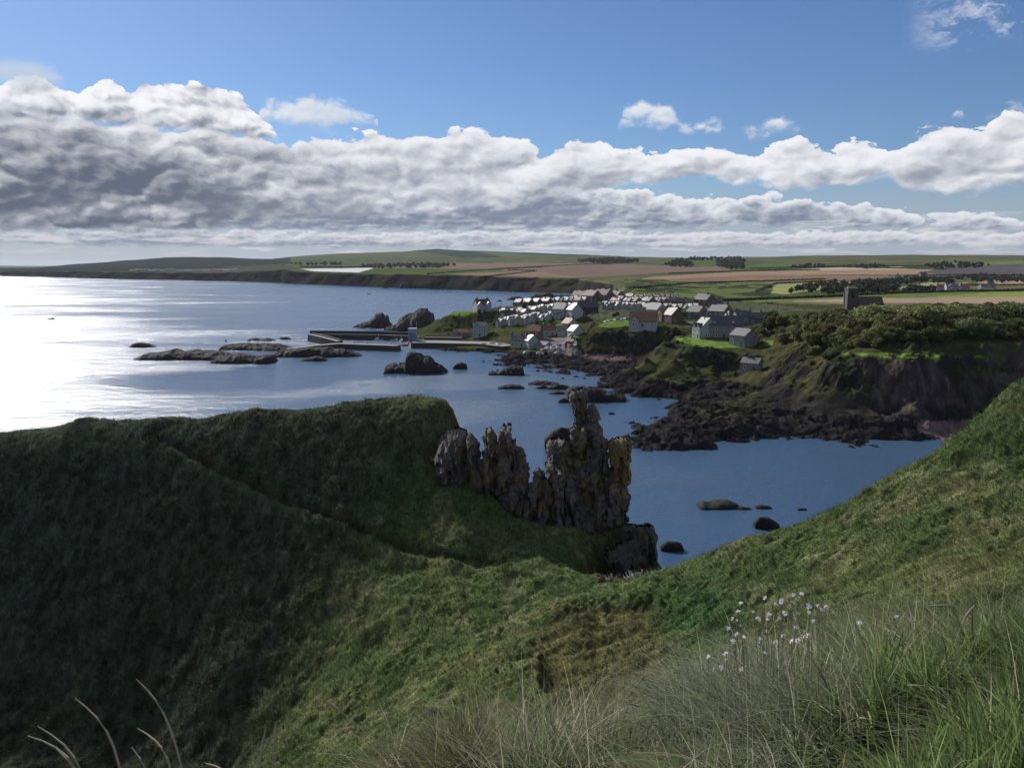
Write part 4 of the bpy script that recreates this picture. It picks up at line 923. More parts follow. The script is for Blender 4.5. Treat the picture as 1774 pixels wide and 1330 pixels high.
def house(name, w, d, ze, zr, wall='white', roof='slate', chim=((-.5,), (.5,)), storeys=2, bays=3, dorm=0, gab=(), lean=None, front=True, hip=False, door=True, side=True, zb=-2.5):
    """gabled house, ridge along x, front towards -y; chim = positions along the ridge (fractions of w)"""
    r = empty(name)
    bm = bmesh.new(); prism(bm, -w / 2, w / 2, -d / 2, d / 2, ze, zr, zb)
    for gx, gw, gd in gab:                       # cross gables towards -y
        x0, x1 = gx - gw / 2, gx + gw / 2; y0 = -d / 2 - gd; zg = min(zr - .3, ze + gw * .55)
        s = [(x0, zb), (x1, zb), (x1, ze), (gx, zg), (x0, ze)]
        A = [bm.verts.new((x, y0, z)) for x, z in s]; B = [bm.verts.new((x, 0, z)) for x, z in s]
        bm.faces.new(A)
        for i in range(1, 5): bm.faces.new((A[i], A[(i + 1) % 5], B[(i + 1) % 5], B[i]))
    wl = bm_obj('wall', bm, MT[wall], r)
    bm = bmesh.new()
    roof_slab(bm, -w / 2, w / 2, -d / 2, d / 2, ze, zr)
    for gx, gw, gd in gab:
        x0, x1 = gx - gw / 2, gx + gw / 2; y0 = -d / 2 - gd - .3; zg = min(zr - .3, ze + gw * .55); k = (zg - ze) / (gw / 2)
        yb = -d / 2 + (zg - ze) / ((zr - ze) / (d / 2))
        for sx in (-1, 1):
            xe = gx + sx * (gw / 2 + .3); zl = ze - k * .3 + .06
            q = [(xe, y0, zl), (gx, y0, zg + .06), (gx, yb, zg + .06), (xe, -d / 2 - .2, zl)]
            lo = [bm.verts.new(p) for p in q]; up = [bm.verts.new((p[0], p[1], p[2] + .15)) for p in q]
            bm.faces.new(lo); bm.faces.new(up[::-1])
            for i in range(4): bm.faces.new((lo[i], lo[(i + 1) % 4], up[(i + 1) % 4], up[i]))
    rf = bm_obj('roof', bm, MT[roof], r)
    for c in chim:
        cx = c[0] * (w - 1.0); bm = bmesh.new(); bm_box(bm, cx - .5, cx + .5, -.38, .38, zr - .9, zr + 1.2); bm_box(bm, cx - .58, cx + .58, -.46, .46, zr + 1.2, zr + 1.35)
        for k in (-.25, .25): bm_box(bm, cx + k - .13, cx + k + .13, -.13, .13, zr + 1.35, zr + 1.8, 1)
        bm_obj('chimney', bm, [MT['stone' if wall != 'white' else 'timber'], MT['pot']], rf)
    gx_ = [g[0] for g in gab]
    if front:
        sh = (ze - .4) / storeys
        for s in range(storeys):
            for b in range(bays):
                x = (b + .5) / bays * w - w / 2
                yy = -d / 2
                for gx, gw, gd in gab:
                    if abs(x - gx) < gw / 2: yy = -d / 2 - gd
                if s == 0 and b == bays // 2 and door:
                    bm = bmesh.new(); bm_box(bm, x - .5, x + .5, yy - .06, yy + .02, 0, 2.05); dr = bm_obj('door', bm, MT['door'], r)
                    bm = bmesh.new(); bm_box(bm, x + .34, x + .42, yy - .12, yy - .06, .95, 1.05); bm_obj('handle', bm, MT['pot'], dr)
                else: window(r, x, yy, .8 + s * sh, .95, min(1.35, sh - .9))
        for gx, gw, gd in gab: window(r, gx, -d / 2 - gd, ze - .2, .8, 1.0)
    if side:
        for sx in (-1, 1): window(r, sx * w / 2, -d / 5, .9, .9, 1.2, 'x', sx)
        window(r, -w / 2, 0.0, ze - .1, .8, 1.0, 'x', -1)
    for k in range(dorm):
        x = (k + .5) / dorm * w - w / 2; bm = bmesh.new(); y0 = -d / 2 + .5; zt = ze + .2
        s = [(x - .8, zt - .3), (x + .8, zt - .3), (x + .8, zt + 1.1), (x, zt + 1.8), (x - .8, zt + 1.1)]
        A = [bm.verts.new((a, y0, z)) for a, z in s]; B = [bm.verts.new((a, y0 + 2.4, z)) for a, z in s]; bm.faces.new(A)
        for i in range(1, 5): bm.faces.new((A[i], A[(i + 1) % 5], B[(i + 1) % 5], B[i]))
        dm = bm_obj('dormer', bm, MT[wall], r); window(dm, x, y0, zt, .8, .9)
        for ch in list(dm.children): pass
    return r
def copy_tree(o, parent=None):
    c = o.copy(); COL.objects.link(c); c.parent = parent
    for ch in list(o.children): copy_tree(ch, c)
    return c
def strip_deep(o):
    """window panes under a dormer's window would be a fourth level: join them to the dormer's window level"""
    for ch in o.children:
        if ch.name.startswith('dormer'):
            for w_ in list(ch.children):
                for p_ in list(w_.children): p_.parent = ch
for_place = []
def place(o, px, D, rz=0.0, z=None, src=None, sink=.0, scale=1.0):
    x = xd(px, D); zz = ground(x, D, src) if z is None else z
    o.location = (x, D, zz - sink); o.rotation_euler = (0, 0, rad(rz)); o.scale = (scale,) * 3
    return o
ORD = 'first second third fourth fifth sixth seventh eighth ninth tenth eleventh twelfth thirteenth fourteenth fifteenth sixteenth seventeenth eighteenth'.split()
PROTO = {
 'gable': house('house', 7.5, 8.5, 4.6, 8.2, 'white', 'pale', chim=((-.5,),), bays=2, gab=((0, 4.6, .8),)),
 'terr': house('house', 9, 7.5, 4.6, 7.9, 'white', 'slate', chim=((-.5,), (.5,)), bays=3),
 'terrp': house('house', 9.5, 7.5, 4.4, 7.8, 'cream', 'pale', chim=((.5,),), bays=3),
 'pinkr': house('house', 12, 10, 4.6, 9.0, 'stone', 'pink', chim=((-.5,), (.1,)), bays=3),
 'darkb': house('house', 11, 8.5, 4.8, 8.6, 'brick', 'dark', chim=((.45,),), bays=3),
 'redr': house('house', 9, 7, 4.2, 7.4, 'white', 'red', chim=((-.45,),), bays=3),
 'stone': house('house', 10, 8, 4.8, 8.6, 'stone', 'slate', chim=((-.5,), (.5,)), bays=3)}
for p in PROTO.values(): strip_deep(p)
used = set()
def put_house(kind, px, D, rz, label, group=None, scale=1.0, cat='house', sink=.2):
    p = PROTO[kind]
    if kind in used: o = copy_tree(p)
    else: o = p; used.add(kind)
    place(o, px, D, rz, sink=sink, scale=scale); return tag(o, label, cat, group)
KW = {'gable': 'white gabled', 'terr': 'white slate-roofed', 'terrp': 'cream pale-roofed', 'pinkr': 'pink-tiled stone', 'darkb': 'dark brown brick', 'redr': 'red-tiled white', 'stone': 'grey stone'}
ROWS = [  # px0, px1, D0, D1, n, rotation, kinds, phrase, group
 (868, 990, 545, 528, 18, -62, ['gable', 'gable', 'terr', 'gable'], 'along the front terrace', 'front terrace of the village'),
 (872, 1000, 580, 566, 18, -58, ['terrp', 'terr', 'gable', 'terr'], 'in the second terrace row', 'second terrace of the village'),
 (900, 1010, 622, 606, 15, -50, ['stone', 'terrp', 'darkb', 'terrp'], 'in the third terrace row', 'third terrace of the village'),
 (905, 985, 660, 650, 9, -12, ['darkb', 'stone', 'terrp'], 'in the seaward back row', 'seaward back row of the village'),
 (1002, 1064, 640, 632, 4, -46, ['pinkr'], 'in the big pink-roofed row', 'big pink-roofed houses'),
 (1045, 1112, 545, 530, 14, -66, ['gable', 'terr', 'gable'], 'beside the car park street', 'terrace by the car park'),
 (1062, 1150, 590, 572, 16, -60, ['terrp', 'terr', 'pinkr', 'terr'], 'in the middle street', 'middle street of the village'),
 (1075, 1165, 640, 625, 13, -48, ['terrp', 'stone', 'darkb', 'terrp'], 'in the upper street', 'upper street of the village'),
 (1120, 1200, 520, 505, 10, -58, ['stone', 'terrp', 'terr'], 'behind the white hall', 'houses behind the white hall'),
 (1160, 1240, 570, 560, 6, -20, ['darkb', 'darkb', 'stone'], 'on the upper village edge', 'dark houses on the top edge')]
rr = random.Random(5)
for a, b, d0, d1, n, rz, kinds, phr, grp in ROWS:
    for i in range(n):
        t = i / max(1, n - 1); k = kinds[i % len(kinds)]
        put_house(k, a + (b - a) * t + rr.uniform(-1.5, 1.5), d0 + (d1 - d0) * t + rr.uniform(-4, 4), rz + rr.uniform(-7, 7),
                  f'{KW[k]} house, {ORD[i]} from the left {phr}', grp, scale=rr.uniform(.92, 1.08) * (.95 if 'pink' in grp else .62), sink=.1)
# single buildings
def one(o, px, D, rz, label, cat='house', sink=.2, z=None, src=None, group=None):
    strip_deep(o); place(o, px, D, rz, z=z, src=src, sink=sink); return tag(o, label, cat, group)
one(house('villa', 11, 9, 5.2, 9.0, 'white', 'dark', chim=((-.4,), (.4,)), bays=3, gab=((-3.4, 3.8, 1), (3.4, 3.8, 1))), 836, 596, 22, 'large white twin-gabled house alone on the grassy seaward cliff top')
one(house('house', 9.6, 8, 7.2, 9.4, 'white', 'dark', chim=((-.5,), (.5,)), storeys=3, bays=3), 833, 536, -4, 'tall white three-storey house with black roof on the quay')
one(house('house', 11, 7, 4.8, 8.0, 'white', 'dark', chim=((0,),), bays=3, gab=((-3.6, 3.6, 1.2), (3.6, 3.6, 1.2))), 881, 556, -8, 'white house with two front gables half-way up the bushy slope')
one(house('cottage', 15, 6, 3.0, 5.2, 'stone', 'rust', chim=((-.5,), (.2,)), storeys=1, bays=4), 806, 548, -2, 'long low brown cottage beside the tall white quay house')
one(house('house', 9, 8, 5.4, 9.2, 'white', 'dark', chim=((.5,),), bays=2), 972, 530, -40, 'white house with a tall pale gable at the end of the front terrace')
one(house('house', 9, 8, 5.2, 8.8, 'white', 'slate', chim=((-.5,),), bays=3), 993, 522, -66, 'broad white house facing the gardens beside the dark barn')
one(house('barn', 13, 9, 4.6, 8.4, 'timber', 'dark', chim=(), bays=2, storeys=1), 1016, 530, 4, 'long black barn-like house above the red cliff path', 'barn')
one(house('cottage', 13, 6.5, 3.6, 6.6, 'cream', 'pale', chim=((-.5,), (.0,)), storeys=1, bays=5), 905, 466, -12, 'long cream cottage with pale roof beside the harbour car park', sink=0)
one(house('house', 8.5, 7, 5, 8.2, 'brick', 'red', chim=((.5,),), bays=2), 926, 484, -20, 'brown house with red tiled roof behind the cream cottage')
one(house('house', 7, 7, 4.6, 7.8, 'white', 'slate', chim=((-.5,),), bays=2), 921, 462, -70, 'white gable-ended cottage joining the cream one at the harbour')
one(house('shed', 7, 6, 2.6, 4.2, 'grey', 'pale', chim=(), storeys=1, bays=2, side=False), 942, 456, -40, 'low shed with a bright pale roof by the slipway', 'shed')
one(house('house', 8, 7, 4.6, 7.6, 'white', 'red', chim=((.5,),), bays=2), 986, 500, -60, 'white-gabled house with brown-red roof under the garden wall')
one(house('house', 7, 6, 3.6, 6.4, 'white', 'red', chim=((-.5,),), bays=2, storeys=1), 952, 492, -5, 'small white cottage with brick-red roof on the bright lawn')
one(house('cottage', 7, 6, 3.2, 5.6, 'white', 'slate', chim=((.5,),), storeys=1, bays=2), 976, 486, -12, 'tiny white cottage between the lawns and the boats')
one(house('house', 8, 6.5, 4.4, 7.6, 'cream', 'slate', chim=((-.5,),), bays=2), 996, 452, -68, 'cream gable-ended house against the foot of the grassy bluff', sink=0)
one(house('hall', 15, 9.5, 3.4, 8.2, 'white', 'rust', chim=(), storeys=1, bays=3, gab=((-4.5, 5.5, .6),)), 1112, 444, -14, 'white hall with orange-brown roof on the grassy bluff top', 'hall')
one(house('house', 9, 7, 4.6, 7.8, 'brick', 'rust', chim=((.4,),), bays=3), 1150, 462, 20, 'brown brick house with the low wall behind the white hall')
one(house('house', 8, 8, 4.6, 8.4, 'brick', 'slate', chim=((-.5,),), bays=2), 1163, 455, -66, 'brown brick house with a lit slate slope beside the lawn')
one(house('house', 10, 8, 4.6, 8.4, 'white', 'pale', chim=((.5,),), bays=3), 1134, 490, -58, 'white house with a pair of very bright roof slopes behind the hall')
one(house('house', 9, 8, 4.4, 7.6, 'stone', 'pale', chim=((.5,),), bays=2), 1203, 470, -50, 'bungalow with bright grey roof among the garden trees')
one(house('mansion', 18, 9, 6.4, 10.4, 'grey', 'dark', chim=((-.45,), (.1,), (.5,)), bays=5, dorm=2), 1249, 388, -8, 'long grey stone mansion with dormers behind the cliff-top lawn', 'mansion')
one(house('house', 7, 9, 5.4, 9.6, 'white', 'slate', chim=(), bays=2, gab=((-1.6, 3, 1), (1.7, 3, 1))), 1219, 388, -70, 'pale triple-gabled wing with white bays at the seaward end of the mansion')
one(house('annex', 9, 8.5, 5.0, 7.8, 'grey', 'pale', chim=((.5,),), bays=2), 1285, 362, -58, 'grey stone house with pale roof at the edge of the lawn', 'house')
one(house('house', 11, 8, 6, 9.4, 'stone', 'pale', chim=((-.5,), (.5,)), bays=3), 1243, 452, -52, 'tall house with bright slate slope behind the mansion')
one(house('house', 9, 8, 5, 8, 'grey', 'dark', chim=((-.5,), (.5,)), bays=3), 1281, 430, 10, 'dark-roofed house right behind the mansion chimneys')
one(house('house', 14, 7, 3.6, 6.2, 'stone', 'slate', chim=((-.5,), (0,), (.5,)), bays=4, storeys=1), 1312, 430, 4, 'long low stone house next to the bare field')
one(house('hut', 7.4, 5.4, 3.4, 5.2, 'grey', 'pale', chim=((-.2,),), storeys=1, bays=2), 1301, 322, -38, 'little lone stone hut with pale roof in the green gully', 'hut', sink=.0)
one(house('house', 12, 9, 4.6, 8.2, 'brick', 'dark', chim=((.3,),), bays=3), 1215, 560, -55, 'dark brown house nearest the path on the top edge of the village')
def tower_roof(px, D):
    r = empty('turret_house'); bm = bmesh.new(); bm_box(bm, -3.2, 3.2, -3.2, 3.2, -2, 6.2); bm_obj('wall', bm, MT['stone'], r)
    bm = bmesh.new(); v = [bm.verts.new(p) for p in ((-3.6, -3.6, 6.25), (3.6, -3.6, 6.25), (3.6, 3.6, 6.25), (-3.6, 3.6, 6.25))]; t = bm.verts.new((0, 0, 11.5))
    bm.faces.new(v)
    for i in range(4): bm.faces.new((v[i], v[(i + 1) % 4], t))
    bm_obj('roof', bm, MT['slate'], r)
    for x in (-1.3, 1.3): window(r, x, -3.2, 1.2); window(r, x, -3.2, 4.0)
    place(r, px, D, 30); tag(r, 'square turret with a pointed slate roof behind the mansion', 'turret')
tower_roof(1258, 412)
# church
def church(px, D):
    r = empty('church'); bm = bmesh.new(); prism(bm, 0, 12.2, -4.5, 4.5, 5.0, 9.4, -4); bm_obj('nave', bm, MT['dstone'], r)
    bm = bmesh.new(); roof_slab(bm, 0.1, 12.3, -4.5, 4.5, 5.0, 9.4); bm_obj('roof', bm, MT['dred'], r)
    bm = bmesh.new(); bm_box(bm, -5, -.05, -2.6, 2.6, -4, 13.2); bm_box(bm, -5.3, -4.9, -2.9, -1.9, -4, 11); bm_box(bm, -5.3, -4.9, 1.9, 2.9, -4, 11); bm_box(bm, -5.2, .1, -2.8, 2.8, 13.2, 13.6)
    v = [bm.verts.new(p) for p in ((-5, -2.6, 13.6), (0, -2.6, 13.6), (0, 2.6, 13.6), (-5, 2.6, 13.6))]; t = [bm.verts.new((-4.2, 0, 14.9)), bm.verts.new((-.8, 0, 14.9))]
    bm.faces.new((v[0], v[1], t[1], t[0])); bm.faces.new((v[2], v[3], t[0], t[1])); bm.faces.new((v[1], v[2], t[1])); bm.faces.new((v[3], v[0], t[0]))
    bm_obj('tower', bm, MT['dstone'], r)
    for x in (2, 5, 8, 10.6): window(r, x, -4.5, 1.5, .8, 2.4)
    bm = bmesh.new(); bm_box(bm, -3.2, -1.8, -2.75, -2.6, 9, 11.6); bm_obj('louvre', bm, MT['glass'], r)
    place(r, px, D, -3, sink=.5); tag(r, 'dark stone church with square tower and long dark red roof above the wood', 'church')
church(1474, 408)
# harbour station tower, quay clutter
def station(px, D):
    r = empty('harbour_tower'); M1 = simple_mat('grey_blue_cladding', (.22, .26, .30), .6, .12, 1.5); x, y, _ = atz(px, 601, 0)
    bm = bmesh.new(); bm_box(bm, -2.5, 2.5, 0, 5, 0, 10.2); bm_box(bm, -2.6, 2.6, -.1, 5.1, 10.2, 10.7); bm_obj('wall', bm, M1, r)
    bm = bmesh.new(); bm_box(bm, -2.6, 2.6, -.1, 5.1, 10.7, 11.0); bm_obj('roof', bm, MT['white'], r)
    bm = bmesh.new(); bm_box(bm, -1.9, 1.9, -.08, 0, 3.2, 8.2); bm_obj('door', bm, simple_mat('blue_shutter', (.10, .15, .22), .5, .08, 1.0), r)
    bm = bmesh.new(); v = [bm.verts.new(p) for p in ((-1.6, 0, 3.0), (1.6, 0, 3.0), (1.6, -9, -.6), (-1.6, -9, -.6), (-1.6, 0, -1), (1.6, 0, -1), (1.6, -9, -1), (-1.6, -9, -1))]
    for f in ((0, 1, 2, 3), (1, 5, 6, 2), (0, 3, 7, 4), (3, 2, 6, 7)): bm.faces.new([v[i] for i in f])
    bm_obj('slipway', bm, simple_mat('rusty_slipway', (.30, .19, .12), .8, .3, 1.0), r)
    bm = bmesh.new(); bm_box(bm, 2.2, 2.32, 4, 4.12, 10.7, 15); bm_obj('flagpole', bm, MT['frame'], r)
    r.location = (x, y + 4, 0); r.scale = (1, 1, 1.0); tag(r, 'narrow grey-blue tower with white top and slipway at the harbour mouth', 'tower')
station(713, 480)
# cars
CARM = {k: simple_mat(k + '_car_paint', c, .25, .03, 1.0) for k, c in dict(white=(.6, .6, .6), silver=(.35, .36, .38), black=(.02, .02, .022), blue=(.03, .07, .2), red=(.3, .03, .02)).items()}
MTYRE = simple_mat('tyre_rubber', (.02, .02, .02), .9, .1, 3)
def make_car(c):
    r = empty('parked_car'); bm = bmesh.new()
    pr = [(-2.1, .35), (2.1, .35), (2.1, .85), (1.2, 1.0), (.65, 1.45), (-1.2, 1.48), (-1.95, 1.0), (-2.1, .9)]
    for y0, y1 in ((-.85, .85),):
        A = [bm.verts.new((x, y0 * (.82 if z > 1.1 else 1), z)) for x, z in pr]; B = [bm.verts.new((x, y1 * (.82 if z > 1.1 else 1), z)) for x, z in pr]
        bm.faces.new(A); bm.faces.new(B[::-1])
        for i in range(len(pr)): bm.faces.new((A[i], A[(i + 1) % 8], B[(i + 1) % 8], B[i]))
    bm_obj('body', bm, CARM[c], r)
    bm = bmesh.new()
    for s in (-1, 1):
        q = [(-1.75, 1.05), (.98, 1.05), (.6, 1.38), (-1.15, 1.4)]; bm.faces.new([bm.verts.new((x, s * (.862 if z < 1.1 else .74), z)) for x, z in q])
    bm.faces.new([bm.verts.new(p) for p in ((1.22, -.68, 1.03), (1.22, .68, 1.03), (.72, .62, 1.43), (.72, -.62, 1.43))])
    bm_obj('window', bm, MT['glass'], r)
    for x in (-1.3, 1.3):
        for y in (-.8, .8):
            bm = bmesh.new(); bmesh.ops.create_cone(bm, segments=14, radius1=.33, radius2=.33, depth=.2, cap_ends=True, matrix=Matrix.Translation((x, y, .33)) @ Matrix.Rotation(math.pi / 2, 4, 'X')); bm_obj('wheel', bm, MTYRE, r)
    return r
CP = {c: make_car(c) for c in CARM}; cused = set()
def put_car(c, px, D, rz, where, grp):
    o = copy_tree(CP[c]) if c in cused else CP[c]; cused.add(c)
    place(o, px, D, rz, sink=-.02); tag(o, f'{c} car parked {where}', 'car', grp)
cr = random.Random(9); cols = ['white', 'silver', 'black', 'blue', 'red']
for i in range(9): put_car(cols[[0, 1, 2, 0, 3, 1, 0, 2, 4][i]], 1047 + i * 5.6, 492 - i * 2.5 + cr.uniform(-2, 2), 70 + cr.uniform(-8, 8), f'{ORD[i]} from the left in the cliff-top car park', 'cars in the cliff-top car park')
for i, (px, D, rz) in enumerate([(913, 441, 20), (922, 438, 5), (935, 436, 0), (949, 452, 40), (958, 450, 30), (967, 447, 10), (975, 455, 60), (983, 452, 50), (990, 448, 20), (866, 470, 10), (854, 476, 0), (838, 474, 160), (967, 431, 15)]):
    put_car(cols[[1, 2, 0, 0, 1, 2, 3, 0, 1, 0, 1, 2, 1][i]], px, D, rz, ['beside the cream harbour cottage', 'just right of the cream cottage wall', 'in front of the pale-roofed shed', 'behind the pale-roofed shed', 'among the drawn-up boats', 'in the middle of the harbour yard', 'at the back of the harbour yard', 'under the bright green bank', 'beside the cream gable-ended house', 'on the quay left of the cream cottage', 'half-way along the quay road', 'below the tall white quay house', 'alone on the open slipway concrete'][i], 'cars around the harbour')
# boats
BM = {k: simple_mat(k + '_hull', c, .4, .05, 1.0) for k, c in dict(white=(.6, .6, .6), blue=(.05, .12, .25), red=(.3, .05, .03)).items()}
def make_boat(c, L=6.0):
    r = empty('fishing_boat'); bm = bmesh.new(); n = 9; rows = []
    for i in range(n):
        t = i / (n - 1); x = (t - .5) * L; wd = 1.05 * math.sin(min(1, (1 - t) * 1.9 + .02) * math.pi / 2) ** .7; sh = .75 + .45 * t * t
        rows.append([bm.verts.new((x, y * wd, z)) for y, z in ((-1, sh), (-.8, .2), (0, -.25), (.8, .2), (1, sh), (.85, sh), (.7, .35), (-.7, .35), (-.85, sh))])
    for a, b in zip(rows, rows[1:]):
        for k in range(9): bm.faces.new((a[k], a[(k + 1) % 9], b[(k + 1) % 9], b[k]))
    bm.faces.new(rows[0]); bm.faces.new(rows[-1][::-1]); bm_obj('hull', bm, BM[c], r)
    bm = bmesh.new(); bm_box(bm, .1 * L, .3 * L, -.6, .6, .35, 1.9); bm_obj('cabin', bm, BM['white'], r)
    bm = bmesh.new(); bm_box(bm, -.05, .05, -.05, .05, .3, 4.2); bm_obj('mast', bm, MT['frame'], r)
    return r
BP = {c: make_boat(c) for c in BM}; bu = set()
for c, px, row, z, rz, lab in [('blue', 642, 588.5, 0, 10, 'blue fishing boat moored against the long outer pier'), ('white', 656, 589.5, 0, 160, 'white fishing boat lying behind the inner breakwater'), ('red', 704, 599, 0, 30, 'red boat moored at the harbour mouth tower'),
   ('white', 684, 590.5, 0, 5, 'white boat at the inner corner of the harbour'), ('white', 695, 592, 0, 80, 'small white boat beside the quay rubble'), ('blue', 89, 553.5, 0, 5, 'small dark boat alone far out in the sun glitter'), ('red', 639, 509.5, 0, 20, 'tiny red boat out on the water below the far cliffs')]:
    o = copy_tree(BP[c]) if c in bu else BP[c]; bu.add(c); q = atz(px, row, 0); o.location = tuple(q); o.rotation_euler = (0, 0, rad(rz)); tag(o, lab, 'boat', 'boats on the water')
for i, (px, D, rz, c) in enumerate([(945, 446, 30, 'white'), (953, 443, 70, 'blue'), (962, 441, 20, 'white'), (978, 444, 60, 'white'), (988, 440, 10, 'red'), (996, 437, 80, 'white')]):
    o = copy_tree(BP[c]); place(o, px, D, rz, sink=-.25); tag(o, f'{c} boat drawn up ashore, {ORD[i]} from the left in the harbour yard', 'boat', 'boats drawn up in the harbour yard')
# farms far behind
far_obj = bpy.data.objects['countryside']
def far_house(kind, px, row, rz, label, scale=1.0):
    o = copy_tree(PROTO[kind]) if kind in used else PROTO[kind]; used.add(kind); q = hit(px, row, far_obj); o.location = (q[0], q[1], q[2] - .3); o.rotation_euler = (0, 0, rad(rz)); o.scale = (scale * .78,) * 3; tag(o, label, 'house', 'far farmhouses')
for a in [('terr', 1546, 489, -50, 'white farmhouse, left of three among the far trees', 1.5), ('gable', 1557, 488, 40, 'white farmhouse, middle of three among the far trees', 1.6), ('terr', 1571, 490, 60, 'white farmhouse, right of three among the far trees', 1.3),
          ('redr', 1630, 503.5, -20, 'white house with red roof at the left end of the far farm', 1.2), ('gable', 1644, 503.5, -10, 'white gabled farmhouse in the middle of the red-roofed farm', 1.3), ('gable', 1656, 503, 25, 'white gabled farmhouse just right of the middle of the red-roofed farm', 1.2), ('redr', 1671, 502.5, -20, 'white house with red roof at the right end of the far farm', 1.2),
          ('stone', 1716, 499, 30, 'small grey farm building under the brown field on the right', 1.1), ('terr', 1700, 500, 20, 'low whitish cottage under the brown field on the right', .9), ('terr', 1332, 534, 10, 'white shed roof beside the lane above the mansion', .7),
          ('darkb', 1598, 479.5, 10, 'lone dark cottage at the edge of the dark ploughed field', 1.3)]: far_house(*a)

# ================================================================== trees
def leaf_mat(name, col, var=.45, trans=.25, sc=.35):
    m, g, b = new_mat(name); geo = g.n('ShaderNodeNewGeometry'); oi = g.n('ShaderNodeObjectInfo')
    n = g.noise(geo.outputs['Position'], sc, 3, .6)
    k = g.m('ADD', g.ramp(n, .35, .65, 1 - var, 1 + var, False), g.m('MULTIPLY', g.m('SUBTRACT', oi.outputs['Random'], .5), .5))
    k = g.m('MULTIPLY', k, g.m('ADD', .75, g.m('MULTIPLY', geo.outputs['Random Per Island'], .5)))
    c = g.vm('SCALE', tuple(col), scale=k)
    g.put(b.inputs['Base Color'], c); b.inputs['Roughness'].default_value = .7; b.inputs['Specular IOR Level'].default_value = .08
    if trans:
        t = g.n('ShaderNodeBsdfTranslucent'); g.put(t.inputs[0], c); mx = g.n('ShaderNodeMixShader'); mx.inputs[0].default_value = trans
        out = m.node_tree.nodes['Material Output']; g.nt.links.new(b.outputs[0], mx.inputs[1]); g.nt.links.new(t.outputs[0], mx.inputs[2]); g.nt.links.new(mx.outputs[0], out.inputs[0])
    return m
ML = [leaf_mat('dark_green_leaves', (.075, .10, .04), trans=.35), leaf_mat('olive_leaves', (.15, .165, .06), trans=.35), leaf_mat('brownish_leaves', (.14, .125, .06), trans=.35), leaf_mat('pale_green_leaves', (.18, .20, .09), trans=.35), leaf_mat('far_wood_leaves', (.06, .07, .045))]
M_BARK = simple_mat('grey_bark', (.07, .06, .05), .9, .3, 2.0)
def leaf_quads(centers, size, rng, flat=.0):
    n = len(centers); a = rng.normal(size=(n, 3)); a /= np.linalg.norm(a, axis=1)[:, None]; b = np.cross(a, rng.normal(size=(n, 3))); b /= np.linalg.norm(b, axis=1)[:, None]
    s = (size * rng.uniform(.6, 1.3, n))[:, None]
    V = np.stack([centers - a * s - b * s * .6, centers + a * s - b * s * .6, centers + a * s * .8 + b * s * .7, centers - a * s * .7 + b * s * .6], 1)
    return V.reshape(-1, 3), np.arange(n * 4).reshape(-1, 4)
def crown_pts(rng, n, h, r, blobs=16, lean=0.0):
    bc = rng.normal(size=(blobs, 3)); bc /= np.linalg.norm(bc, axis=1)[:, None]; bc *= rng.uniform(.35, .8, blobs)[:, None]
    bc = bc * np.array((r, r, h * .34)) + np.array((0, 0, h * .58)); br = rng.uniform(.34, .58, blobs) * r
    k = rng.integers(0, blobs, n); d = rng.normal(size=(n, 3)); d /= np.linalg.norm(d, axis=1)[:, None]
    p = bc[k] + d * br[k, None] * rng.uniform(.7, 1.05, n)[:, None]; p[:, 0] += lean * p[:, 2]
    return p[p[:, 2] > h * .14]
def make_tree(seed, h=7.0, r=3.2, mi=0, n=2600, leaf=.30, lean=0.0):
    rng = np.random.default_rng(seed); root = empty('tree')
    bm = bmesh.new(); rs = random.Random(seed)
    def limb(p, q, r0, r1):
        d = (q - p); l = d.length; rot = d.to_track_quat('Z', 'Y').to_matrix().to_4x4()
        bmesh.ops.create_cone(bm, segments=6, radius1=r0, radius2=r1, depth=l, cap_ends=True, matrix=Matrix.Translation((p + q) / 2) @ rot)
    limb(Vector((0, 0, -1)), Vector((lean * h * .4, 0, h * .45)), .24, .15)
    for k in range(5):
        a = k * 1.3 + rs.random(); limb(Vector((lean * h * .4, 0, h * (.28 + .04 * k))), Vector((math.cos(a) * r * .6 + lean * h * .6, math.sin(a) * r * .6, h * (.55 + .05 * k))), .11, .04)
    bm_obj('trunk', bm, M_BARK, root)
    V, F = leaf_quads(crown_pts(rng, n, h, r, lean=lean), leaf, rng)
    mesh_np('crown', V, F, ML[mi], parent=root)
    return root
TP = [make_tree(i + 1, h=[7, 6.5, 7.5, 6, 8, 6.5, 7, 5.5][i], r=[3.4, 3.2, 3.3, 3.4, 3.8, 3.0, 3.3, 3.2][i], mi=[0, 1, 1, 2, 3, 2, 0, 1][i], lean=[.0, .1, .15, .2, 0, .1, .1, .2][i]) for i in range(8)]
TW = ['dark green', 'olive green', 'olive green', 'brownish', 'pale green', 'brownish', 'dark green', 'olive green']
tu = set(); tr = random.Random(3)
def put_tree(i, x, y, s, label, group, src=None, z=None, sq=1.0):
    o = copy_tree(TP[i]) if i in tu else TP[i]; tu.add(i)
    z = ground(x, y, src) if z is None else z
    o.location = (x, y, z - .3 - s * .5); o.rotation_euler = (0, 0, tr.uniform(0, 6.28)); o.scale = (s, s, s * sq)
    bush = 'bush' in label or 'low ' in label
    if bush: o.name = 'bush'
    return tag(o, label, 'bush' if bush else 'tree', group)
n = 0; spots = []
